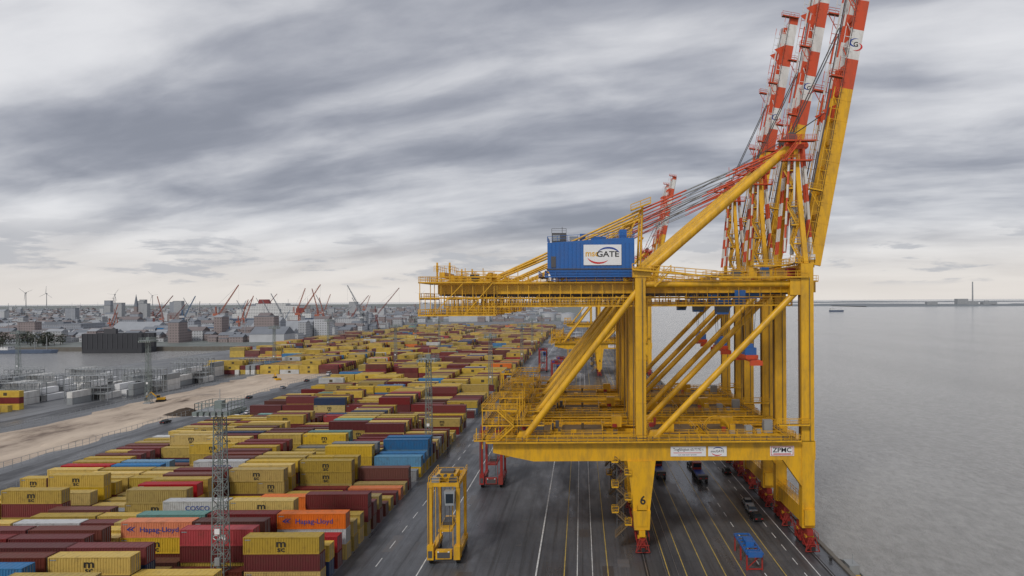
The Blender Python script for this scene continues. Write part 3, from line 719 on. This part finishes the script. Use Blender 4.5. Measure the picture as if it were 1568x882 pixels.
# ------------------------------------------------------------------ vehicles
def car(col,kind='car'):
    b=MB();P0=MATS.index(col)
    if kind=='car': body=[(-2.2,.35),(2.2,.35),(2.25,.75),(2.1,.92),(1.1,1.0),(-1.9,1.02),(-2.25,.8)];gl=[(1.15,.99),(.45,1.43),(-1.15,1.45),(-1.85,1.01)];
    else: body=[(-2.6,.4),(2.5,.4),(2.55,.9),(2.3,1.15),(1.7,1.25),(-2.6,1.25)];gl=[(1.75,1.24),(1.2,2.0),(-2.5,2.05),(-2.55,1.24)]
    def pr(p,w,mi,ws=None):
        n=len(p);ws=ws or [w]*n
        vs=[(-ws[i],p[i][0],p[i][1]) for i in range(n)]+[(ws[i],p[i][0],p[i][1]) for i in range(n)]
        b.add(vs,[tuple(range(n)),tuple(range(2*n-1,n-1,-1))]+[(i,(i+1)%n,(i+1)%n+n,i+n) for i in range(n)],mi)
    pr(body,.88,P0);pr(gl,.8,GL_,[.82,.66,.66,.82]);z=gl[1][1]
    b.box(-.64,.64,gl[2][0]+.05,gl[1][0]-.02,z+.0,z+.06,P0)
    for x in(-.85,.85):
        for y in(-1.4,1.4): b.tube((x-.1,y,.33),(x+.1,y,.33),.33,K_,14);b.tube((x-.11,y,.33),(x+.11,y,.33),.18,GV_,8)
    for x in(-.6,.6): b.box(x-.2,x+.2,body[2][0]-.03,body[2][0]+.02,.6,.75,SW_);b.box(x-.2,x+.2,-2.3 if kind=='car' else -2.63,-2.2 if kind=='car' else -2.58,.65,.8,SR_)
    return b.mesh('body')
cw,ck,cg,cv=car(SGN),car(BLK),car(GAL),car(SGN,'van')
def putcar(x,y,me,rz=0,nm='parked_car'):
    e=empty(nm,(x,y,0),rz);link(me,'body',e)
for x,y,me in((38.3,181,ck),(37.0,153,cg),(36.6,148,cg),(36.4,143,ck),(30.4,183,cw),(30.1,188,ck),(35.5,230,cg),(28,260,cw)): putcar(x,y,me,random.uniform(-.05,.05))
rv=random.Random(3)
for k in range(16):
    y=262+k*11+rv.uniform(-3,3); putcar(-138.0 if k%3 else -158.8,y,rv.choice([cw,ck,cg,cv,ck]),rv.uniform(-.1,.1))
b=MB()
b.box(-1.2,1.2,-6,5,1.1,1.35,D_);b.box(-1.1,1.1,3,5.2,1.3,3.3,BR_);b.box(-1.0,1.0,5.2,5.24,2.1,3.1,GL_);b.box(-1.2,1.2,-6,-4.5,1.35,2.2,D_)
for y in(-5,-3.8,2.2,4.2):
    for x in(-1,1): b.tube((x-.2,y,.5),(x+.2,y,.5),.5,K_,12)
b.box(-1.15,1.15,-4.4,2.4,1.4,1.6,SB_);b.box(-1.0,1.0,2.95,2.99,2.1,3.1,GL_);b.box(-.9,-.5,-6.04,-6,1.4,1.6,SR_);b.box(.5,.9,-6.04,-6,1.4,1.6,SR_)
tr=b.mesh('truck_body')
for x,y in((20.2,180),(30.2,176),(20.8,193)):
    e=empty('terminal_truck',(x,y,0));link(tr,'truck_body',e)
b=MB()
for x in(-1.3,1.3):
    b.beam((x,-5,2.9),(x,5,2.9),.3,.35,B_)
    for y in(-4.5,0,4.5): b.beam((x,y,0),(x,y,2.8),.25,.25,BR_)
for k in range(7): b.beam((-1.3,-5+k*1.66,2.95),(1.3,-5+k*1.66,2.95),.25,.25,B_)
b.box(-.7,.7,-1.5,1.5,3.0,3.7,B_);b.box(-1.2,1.2,-5.2,-4.6,2.4,3.3,B_)
b.beam((-1.3,-4.5,.2),(1.3,-4.5,.2),.2,.2,BR_);b.beam((-1.3,-4.5,.3),(1.3,-4.5,2.7),.15,.15,BR_)
b.obj('spare_spreader',loc=(29.2,120.5,0))
b=MB()
secs=[(-5,.9),(-3,1.5),(0,1.7),(3,1.4),(5.2,.1)];vs=[]
for y,w in secs: vs+=[(-w,y,.9+max(0,y)*.08),(-w*.7,y,-.4),(w*.7,y,-.4),(w,y,.9+max(0,y)*.08)]
b.add(vs,[(4*i+j,4*i+j+1,4*i+j+5,4*i+j+4) for i in range(4) for j in range(3)]+[(4*i+3,4*i,4*i+4,4*i+7) for i in range(4)]+[(0,3,2,1)],K_)
b.box(-.9,.9,-2,1.2,.9,2.8,GV_);b.box(-.92,.92,.2,1.0,1.9,2.5,GL_);b.beam((0,-1,2.8),(0,-1,4.6),.08,.08,GV_);b.rail([(-1.2,-4.5,.9),(-1.5,0,.9),(-1.2,3,1.1)],.8,GV_,1.2);b.box(-.7,.7,-4.2,-2.6,.9,1.4,Y_)
b.obj('workboat',loc=(48.6,124,-4.5))
b=MB()
for x in(-139.2,-160.2,-207):
    for k in range(120,460,3): b.beam((x,k,0),(x,k,2.2),.09,.09,GV_)
    b.beam((x,120,2.2),(x,460,2.2),.07,.07,GV_);b.beam((x,120,1.1),(x,460,1.1),.05,.05,GV_)
b.obj('yard_fence')
b=MB();rr=random.Random(5)
def mound(cx,cy,rx,ry,h,mi):
    n=18;m=7;o=[]
    for j in range(m+1):
        for k in range(n):
            t=2*math.pi*k/n;q=j/m;jit=1+rr.uniform(-.14,.14)
            o.append((cx+math.cos(t)*rx*q*jit,cy+math.sin(t)*ry*q*jit,(h*(1-q**1.4)*(1+rr.uniform(-.12,.12)) if j<m else 0)+.01))
    b.add(o,[(j*n+k,(j+1)*n+k,(j+1)*n+(k+1)%n,j*n+(k+1)%n) for j in range(m) for k in range(n)],mi,True)
mound(-163,281,8,5,2.6,0);mound(-170,265,4,10,.8,1);mound(-190,330,10,14,1.2,1);mound(-180,400,12,20,1.6,1);mound(-172,230,5,12,.7,1);mound(-195,240,6,14,.8,1)
b.obj('earth_mound',mats=[paint('dark_soil',(.05,.035,.025),.95,.4,.6,False),SAND])
def excav(x,y,rz):
    b=MB()
    for k in(-1.2,1.2): b.box(k-.3,k+.3,-2,2,0,.9,K_)
    b.box(-1.3,1.3,-1.8,1.6,1.0,2.0,Y_);b.box(-1.3,-.2,.2,1.6,2.0,3.1,GL_);b.box(-1.3,-.2,.2,1.6,3.1,3.2,Y_)
    b.beam((.2,1.2,1.8),(.2,4,4.6),.4,.5,Y_);b.beam((.2,4,4.6),(.2,6,2.2),.35,.4,Y_);b.prism([(-.3,.6),(.7,.6),(.7,2.2),(-.3,2.2)],5.6,6.6,D_)
    o=b.obj('excavator',loc=(x,y,0));o.rotation_euler[2]=rz
excav(-176,395,.8);excav(-196,318,2.0)
# ------------------------------------------------------------------ distant town
def hzmat(name,col,win=True,rough=.8):  # material for far things; distance haze is painted into the base colour passed in
    m,t,b=nt(name);N=t.nodes;L=t.links
    tc=N.new('ShaderNodeTexCoord');sp=N.new('ShaderNodeSeparateXYZ');L.new(tc.outputs['Object'],sp.inputs[0])
    ad=N.new('ShaderNodeMath');ad.operation='ADD';L.new(sp.outputs[0],ad.inputs[0]);L.new(sp.outputs[1],ad.inputs[1])
    cb=N.new('ShaderNodeCombineXYZ');L.new(ad.outputs[0],cb.inputs[0]);L.new(sp.outputs[2],cb.inputs[1])
    br=N.new('ShaderNodeTexBrick');br.offset=0;br.inputs['Scale'].default_value=1;br.inputs['Brick Width'].default_value=3.2;br.inputs['Row Height'].default_value=3.1;br.inputs['Mortar Size'].default_value=.85
    dk=tuple(c*.5+.04 for c in col);br.inputs['Color1'].default_value=(*dk,1);br.inputs['Color2'].default_value=(*tuple(c*.8 for c in dk),1);br.inputs['Mortar'].default_value=(*col,1)
    L.new(cb.outputs[0],br.inputs['Vector'])
    if win: L.new(br.outputs[0],b.inputs['Base Color'])
    else:
        n=N.new('ShaderNodeTexNoise');n.inputs['Scale'].default_value=.1;n.inputs['Detail'].default_value=6;L.new(tc.outputs['Object'],n.inputs[0])
        mx=N.new('ShaderNodeMixRGB');mx.inputs[1].default_value=(*col,1);mx.inputs[2].default_value=(*tuple(c*.65 for c in col),1);L.new(n.outputs['Fac'],mx.inputs[0]);L.new(mx.outputs[0],b.inputs['Base Color'])
    b.inputs['Roughness'].default_value=rough;return m
TM=[hzmat('town_wall_a',(.42,.43,.445)),hzmat('town_wall_b',(.30,.25,.245)),hzmat('town_wall_c',(.54,.55,.57)),hzmat('town_wall_d',(.34,.36,.40)),
    hzmat('roof_a',(.24,.205,.205),False),hzmat('roof_b',(.235,.255,.29),False),hzmat('roof_c',(.40,.42,.45),False),hzmat('hall_blue',(.05,.20,.42),False),hzmat('hall_white',(.60,.61,.63),False)]  # town walls and roofs paled and desaturated, haze put into their colours
def house(b,x,y,w,d,h,wall,roof,gable=True):
    b.box(x-w/2,x+w/2,y-d/2,y+d/2,0,h,wall)
    if gable:
        rh=min(w,d)*.28
        vs=[(x-w/2-.3,y-d/2-.3,h+.02),(x+w/2+.3,y-d/2-.3,h+.02),(x+w/2+.3,y+d/2+.3,h+.02),(x-w/2-.3,y+d/2+.3,h+.02),(x-w/2-.3,y,h+rh),(x+w/2+.3,y,h+rh)]
        b.add(vs,[(0,1,5,4),(2,3,4,5),(1,2,5),(3,0,4)],roof)
    else:
        b.box(x-w/2-.3,x+w/2+.3,y-d/2-.3,y+d/2+.3,h+.01,h+.6,roof)
        if w>25: b.box(x-w*.2,x+w*.1,y-d*.2,y+d*.1,h+.6,h+3,roof)
rt=random.Random(11)
b=MB()
for k in range(3200):
    y=790*math.exp(rt.random()*1.8); 
    px=rt.uniform(-900,-40); x=px*y/1045
    if y<1500 and x>-345: continue
    if x>-75: continue
    w=rt.uniform(8,24);d=rt.uniform(8,18);h=rt.choice([4,5,6,7,8,10,12]) ; 
    if rt.random()<.04: h=rt.uniform(18,30)
    if rt.random()<.12: w*=2;h=8
    house(b,x,y,w,d,h,rt.choice([0,1,2,3,0,2,1]),rt.choice([4,4,5,5,6]),rt.random()<.65)
for k in range(110):
    y=rt.uniform(800,2600);x=rt.uniform(-880,-150)*y/1045
    if x>-345 and y<1500: continue
    h=rt.uniform(22,48);b.beam((x,y,0),(x,y,h),.7,.7,rt.choice([3,6,2]),.3,.3)
b.obj('distant_town',mats=TM)
def bld(name,x,y,w,d,h,wall,roof,gable=False,extra=None):
    b=MB();house(b,0,0,w,d,h,wall,roof,gable)
    if extra: extra(b)
    b.obj(name,loc=(x,y,0),mats=TM)
def hx(b):
    for k in range(8): b.box(-38+k*10,-31+k*10,-13.2,-13.0,1,6,3)
bld('shipyard_hall',-505,890,80,26,14,7,6,False,hx)
b=MB();b.text('Lloyd Werft',0,0,0,7,0);b.obj('hall_lettering',loc=(-505,876.6,8.5),mats=[SGN])
bld('warehouse',-395,900,70,40,10,8,6,True);bld('warehouse',-600,930,60,40,9,8,6,True);bld('warehouse',-680,840,70,30,8,8,5,False)
bld('warehouse',-420,1010,90,40,13,2,6);bld('warehouse',-362,800,40,30,9,8,5,True);bld('grey_hall',-760,1000,90,50,16,3,5);bld('grey_hall',-390,1150,80,40,18,2,6);bld('grey_hall',-250,1540,90,40,18,8,6)
for x,y,w,h in((-1150,1700,20,46),(-1190,1720,16,40),(-1120,1750,22,44),(-1230,1650,24,34),(-1060,1800,20,50),(-1800,2600,24,55),(-1700,2650,22,58),(-900,1900,30,40),(-700,2100,24,45),(-500,2200,40,38),(-330,2300,40,34),(-1480,2300,20,52),(-1400,2350,26,48)):
    bld('apartment_block',x,y,w,14,h,rt.choice([0,2,3]),5)
b=MB();b.box(-4,4,-4,4,0,36,1);b.add([(-4,-4,36),(4,-4,36),(4,4,36),(-4,4,36),(0,0,70)],[(0,1,4),(1,2,4),(2,3,4),(3,0,4)],5);house(b,22,0,34,16,16,1,4)
b.obj('church',loc=(-1180,1810,0),mats=TM)
for x,y in((-30,1560),(-75,1580)):
    b=MB();b.tube((x,y,0),(x,y,16),17,8,24);b.tube((x,y,16.02),(x,y,19),17.2,6,24,3);b.obj('storage_tank',mats=TM)
LF=[hzmat('foliage_a',(.075,.09,.07),False,.9),hzmat('foliage_b',(.10,.115,.09),False,.9),hzmat('foliage_c',(.13,.12,.09),False,.9),hzmat('bark',(.08,.06,.05),False,.9)]
def trees(name,pts,h0,n=110):
    b=MB();r=random.Random(4)
    for x,y in pts:
        h=h0*r.uniform(.7,1.25);w=h*.42
        b.tube((x,y,0),(x,y,h*.6),.35,3,5,.12)
        for q in range(3): b.tube((x,y,h*.4),(x+r.uniform(-w,w)*.6,y+r.uniform(-w,w)*.6,h*.8),.15,3,4,.05)
        for k in range(n):
            a=r.uniform(0,6.28);z=r.uniform(.22,1);rad=w*math.sqrt(r.random())*math.sqrt(max(.05,1-abs(z-.55)*1.7));s=r.uniform(.5,1.3)*h/11
            c=V((x+math.cos(a)*rad,y+math.sin(a)*rad,z*h))
            vs=[c+V((r.uniform(-s,s),r.uniform(-s,s),r.uniform(-s,s))) for _ in range(4)]
            b.add(vs,[(0,1,2),(0,2,3)],0 if z<.5 else r.choice([0,1,1,2]))
    b.obj(name,mats=LF)
r2=random.Random(9)
trees('tree_line',[(-r2.uniform(575,760),r2.uniform(722,770)) for _ in range(60)],12)
trees('tree_line',[(-r2.uniform(360,2300)*1.0,r2.uniform(950,2600)) for _ in range(420)],11,50)
CRM=[hzmat('crane_red_hazy',(.50,.16,.10),False),hzmat('crane_grey_hazy',(.34,.37,.40),False),hzmat('crane_maroon_hazy',(.30,.10,.09),False),hzmat('crane_blue_hazy',(.14,.24,.38),False),hzmat('crane_white_hazy',(.62,.62,.62),False)]
def slew(jib=52,ang=60,mi=0,hh=30):
    b=MB()
    for x in(-4,4):
        for y in(-4,4): b.beam((x,y,0),(x*.4,y*.4,hh*.45),.8,.8,mi)
        b.beam((x,-4,1.2),(x,4,1.2),.8,1.4,mi)
    b.box(-2.2,2.2,-2.2,2.2,hh*.45,hh*.5,mi);b.lattice((0,0,hh*.5),(0,0,hh*.85),2.6,4,mi,.35)
    b.box(-6,2.5,-2,2,hh*.85,hh*.85+3.4,4 if mi!=0 else mi);b.box(2.5,4,-2.2,-.5,hh*.85,hh*.85+2.4,1)
    t=math.radians(ang);p=V((2,0,hh*.85+1));q=p+V((math.cos(t)*jib,0,math.sin(t)*jib))
    b.lattice(p,q,1.7,16,mi,.2,.8)
    top=V((-2,0,hh*.85+14));b.lattice((-1.5,0,hh*.85+3),top,1.3,4,mi,.22);b.beam(top,q,.16,.16,1);b.beam(top,(-5.5,0,hh*.85+3),.3,.3,mi);b.beam(q,q-V((0,0,jib*.5)),.1,.1,1)
    return b.mesh('slewing_crane',CRM)
SC=[slew(56,56,0),slew(50,70,0),slew(60,50,2),slew(48,118,1),slew(50,105,0),slew(42,62,3),slew(44,80,4),slew(40,35,1)]
rc=random.Random(31)
lst=[(-560,1050,0,1),(-438,1060,0,1.0),(-420,1090,4,.9),(-355,1100,3,1.05),(-650,1060,4,.75),(-690,1000,1,.6),(-665,980,4,.5),(-495,1180,1,.95),(-345,1150,2,.95),(-640,930,1,.45),(-720,1150,2,.8),(-380,1010,4,.7)]
for _ in range(28):
    y=rc.uniform(950,1900);lst.append((rc.uniform(-640,-330)*y/1045,y,rc.choice([3,5,6,7,1,2,6,3]),rc.uniform(.5,.9)))
for x,y,k,s in lst:
    if x>-345 and y<1500: x=-360
    e=empty('slewing_crane',(x,y,0),0);o=link(SC[k],'crane_body',e,sc=s)
SH=[hzmat('hull_blue',(.12,.16,.24),False),hzmat('superstructure',(.70,.70,.69)),hzmat('funnel_red',(.30,.07,.07),False),hzmat('deck_grey',(.36,.37,.38),False)]
def ship(name,x,y,L,W,hull,levels,rz=0,fun=True):
    b=MB();prof=[(-.5,.42),(-.49,.5),(.3,.5),(.42,.3),(.5,0.02)];vs=[]
    n=len(prof)
    for z,sc in((-4.4,.94),(hull,1)):
        vs+=[(p*L*sc,-q*W*sc,z) for p,q in prof]+[(p*L*sc,q*W*sc,z) for p,q in reversed(prof)]
    m=2*n;b.add(vs,[(i,(i+1)%m,(i+1)%m+m,i+m) for i in range(m)]+[tuple(range(m,2*m))],0)
    z=hull+.01
    for k,(a,c,h) in enumerate(levels):
        b.box(a*L,c*L,-W*.45+k*.6,W*.45-k*.6,z,z+h,1);b.box(a*L-.5,c*L+.5,-W*.46+k*.6,W*.46-k*.6,z+h+.01,z+h+.3,3);z+=h+.32
    if fun: 
        b.prism([(-.2*L,z),(-.08*L,z),(-.10*L,z+8),(-.19*L,z+8)],-4,4,2)
    b.beam((.3*L,0,hull),(.3*L,0,z+10),.5,.5,3);b.beam((.1*L,0,hull),(.1*L,0,z+9),.4,.4,3)
    o=b.obj(name,loc=(x,y,0),mats=SH);o.rotation_euler[2]=rz
ship('cruise_ship',-590,1330,190,28,15,[(-.44,.36,9),(-.40,.30,8),(-.3,.24,6),(-.2,.1,4)])
ship('cargo_ship',-470,1180,110,20,12,[(-.4,-.1,9),(-.38,-.15,6)])
ship('ferry',-700,1560,120,22,12,[(-.4,.3,9),(-.3,.2,6)],0,True)
b=MB();b.box(-30,30,-12,12,-4.4,1,0);b.box(-30,30,-12,-8,1,15,0);b.box(-30,30,8,12,1,15,0)
for k in range(12): b.box(-30+k*5,-29.5+k*5,-12.4,-12,0,15,1)
b.box(-8,4,-11.8,-8.2,15.01,20,1);b.obj('floating_dock',loc=(-472,698,0),mats=[hzmat('dock_dark',(.055,.057,.065),False),hzmat('dock_rib',(.09,.09,.10),False)])
ship('barge',-560,692,60,10,-1,[(-.45,-.3,3)],0,False);ship('barge',-660,690,50,9,-1,[(-.45,-.3,3)],0,False)
def turbine(x,y,s=1,ph=0):
    b=MB();b.tube((0,0,0),(0,0,95),2.2,0,10,1.3);b.box(-2,2,-5,4,94,98,0)
    for k in range(3):
        t=ph+k*2.094;b.beam((0,-5.5,96),(math.cos(t)*42,-5.5,96+math.sin(t)*42),3.0,.8,0,.8,.5)
    b.tube((0,-6.5,96),(0,-4.5,96),1.6,0,10)
    o=b.obj('wind_turbine',loc=(x,y,0),mats=[hzmat('turbine_grey',(.36,.37,.39),False)]);o.scale=(s,s,s)
turbine(-3400,4180,1.15,.4);turbine(-3250,4150,1.1,1.5);turbine(-2800,4100,1.0,.9);turbine(-2700,4300,.95,.2);turbine(-3050,4450,.8,1.0);turbine(-1150,4900,1.0,.7)
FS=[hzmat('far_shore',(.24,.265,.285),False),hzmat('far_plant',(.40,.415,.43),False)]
b=MB();r3=random.Random(2)
def shore(x0,x1,y,zmax,st):
    n=int((x1-x0)/st);pz=3;vs=[]
    for i in range(n+1):
        x=x0+i*st;pz=max(2,min(zmax,pz+r3.uniform(-3,3)));e=min(1,i/25,(n-i)/25)
        for yy,zz in((y,-5),(y+20,pz*.6*e),(y+160,pz*e),(y+900,pz*e)): vs.append((x,yy+r3.uniform(-8,8),zz-.5))
    b.add(vs,[(4*i+j,4*i+4+j,4*i+5+j,4*i+1+j) for i in range(n) for j in range(3)],0)
shore(1800,9000,4300,18,25);shore(-200,9000,9500,34,60);shore(1500,3100,4900,8,25)
b.obj('far_shore',mats=FS)
b=MB();b.tube((0,0,0),(0,0,150),5,1,12,3.5);b.box(-110,-40,-20,20,0,38,1);b.box(-40,30,-15,20,0,22,1);b.box(60,150,-20,20,0,16,1);b.tube((90,0,16),(90,0,26),14,1,16)
b.box(-300,-230,0,30,0,22,1)
b.obj('power_station',loc=(2580,4500,5),mats=FS)
ship('river_vessel',1010,2700,60,12,2,[(-.45,-.2,7)],.1,False)
# ------------------------------------------------------------------ world
w=bpy.data.worlds.new('World');S.world=w;w.use_nodes=True;t=w.node_tree;N=t.nodes;L=t.links
bg=N['Background'];out=N['World Output']
sky=N.new('ShaderNodeTexSky');sky.sky_type='NISHITA';sky.sun_disc=False;SE=math.radians(42);sky.sun_elevation=SE;sky.sun_rotation=math.radians(205)
L.new(sky.outputs[0],bg.inputs[0]);bg.inputs[1].default_value=.07
tc=N.new('ShaderNodeTexCoord');sp=N.new('ShaderNodeSeparateXYZ');L.new(tc.outputs['Generated'],sp.inputs[0])
def M(op,a,bv):
    n=N.new('ShaderNodeMath');n.operation=op
    for i,v in enumerate((a,bv)):
        if v is None: continue
        if isinstance(v,(int,float)): n.inputs[i].default_value=v
        else: L.new(v,n.inputs[i])
    return n.outputs[0]
def MR(v,a,b2,c,d,smooth=True):
    n=N.new('ShaderNodeMapRange')
    if smooth: n.interpolation_type='SMOOTHSTEP'
    n.inputs['From Min'].default_value=a;n.inputs['From Max'].default_value=b2;n.inputs['To Min'].default_value=c;n.inputs['To Max'].default_value=d;L.new(v,n.inputs[0]);return n.outputs[0]
zc=M('MAXIMUM',sp.outputs[2],0.0);zz=M('ADD',zc,.20)
u=M('DIVIDE',sp.outputs[0],zz);v0=M('DIVIDE',sp.outputs[1],zz);v=M('ADD',v0,M('MULTIPLY',u,.26))
cb=N.new('ShaderNodeCombineXYZ');L.new(u,cb.inputs[0]);L.new(v,cb.inputs[1])
def cn(sc,scl,det,ro,dist=0,off=(0,0,0),src=None):
    mp=N.new('ShaderNodeMapping');mp.inputs['Scale'].default_value=scl;mp.inputs['Location'].default_value=off;L.new((src or cb).outputs[0],mp.inputs[0])
    n=N.new('ShaderNodeTexNoise');n.inputs['Scale'].default_value=sc;n.inputs['Detail'].default_value=det;n.inputs['Roughness'].default_value=ro;n.inputs['Distortion'].default_value=dist;L.new(mp.outputs[0],n.inputs[0]);return n.outputs['Fac']
n1=cn(1.3,(.55,1.5,1),5,.45,.15,(3.1,1.7,0));n2=cn(.6,(.6,1.2,1),3,.5,.2,(7,2,0));n3=cn(3.2,(.85,1.6,1),7,.55,.25,(1,5,0))
mixn=M('ADD',M('ADD',M('MULTIPLY',n1,.50),M('MULTIPLY',n2,.30)),M('MULTIPLY',n3,.20))
bias=M('ADD',M('MULTIPLY',MR(sp.outputs[2],.07,.15,0,1),MR(sp.outputs[2],.18,.27,-.04,0)),MR(sp.outputs[2],.28,.42,0,-.035))
mixn=M('ADD',mixn,bias)
r=N.new('ShaderNodeValToRGB');r.color_ramp.interpolation='B_SPLINE';e=r.color_ramp.elements
e[0].position=.37;e[0].color=(.25,.265,.315,1);e[1].position=.60;e[1].color=(.83,.83,.85,1)
k=e.new(.43);k.color=(.34,.355,.41,1);k=e.new(.50);k.color=(.56,.57,.61,1)
L.new(mixn,r.inputs[0])
hz=MR(sp.outputs[2],0,.12,.92,0)
hm=N.new('ShaderNodeMixRGB');hm.inputs[2].default_value=(.81,.76,.715,1);L.new(hz,hm.inputs[0]);L.new(r.outputs[0],hm.inputs[1])
cb2=N.new('ShaderNodeCombineXYZ');L.new(M('MULTIPLY',sp.outputs[0],9),cb2.inputs[0]);L.new(M('MULTIPLY',sp.outputs[2],42),cb2.inputs[1]);L.new(sp.outputs[1],cb2.inputs[2])
n4=cn(1.0,(1,1,1),8,.6,.1,(0,4,0),cb2)
low=M('MULTIPLY',MR(n4,.51,.60,0,.8),M('MULTIPLY',MR(sp.outputs[2],.015,.03,0,1),MR(sp.outputs[2],.07,.11,1,0)))
hm2=N.new('ShaderNodeMixRGB');hm2.inputs[2].default_value=(.47,.48,.52,1);L.new(low,hm2.inputs[0]);L.new(hm.outputs[0],hm2.inputs[1])
b2=N.new('ShaderNodeBackground');L.new(hm2.outputs[0],b2.inputs[0]);b2.inputs[1].default_value=1.02
ms=N.new('ShaderNodeMixShader');ms.inputs[0].default_value=.92;L.new(bg.outputs[0],ms.inputs[1]);L.new(b2.outputs[0],ms.inputs[2]);L.new(ms.outputs[0],out.inputs[0])
sl=bpy.data.lights.new('sun','SUN');sl.energy=1.5;sl.angle=math.radians(10);sl.color=(1,.96,.9)
so=bpy.data.objects.new('sun',sl);S.collection.objects.link(so)
az=math.radians(205);dirv=V((math.sin(az)*math.cos(SE),math.cos(az)*math.cos(SE),math.sin(SE)))
so.rotation_euler=dirv.to_track_quat('Z','Y').to_euler()
# ------------------------------------------------------------------ camera
cd=bpy.data.cameras.new('camera');cd.lens=24;cd.sensor_width=36;cd.clip_end=60000;cd.clip_start=1
cd.shift_x=-106/1568;cd.shift_y=19/1568
co=bpy.data.objects.new('camera',cd);S.collection.objects.link(co)
co.matrix_world=Matrix.Translation((0,0,46))@Matrix.Rotation(.0055,4,'Y')@Matrix.Rotation(math.radians(90),4,'X')
S.camera=co
S.view_settings.view_transform='Standard';S.view_settings.look='None';S.view_settings.exposure=0
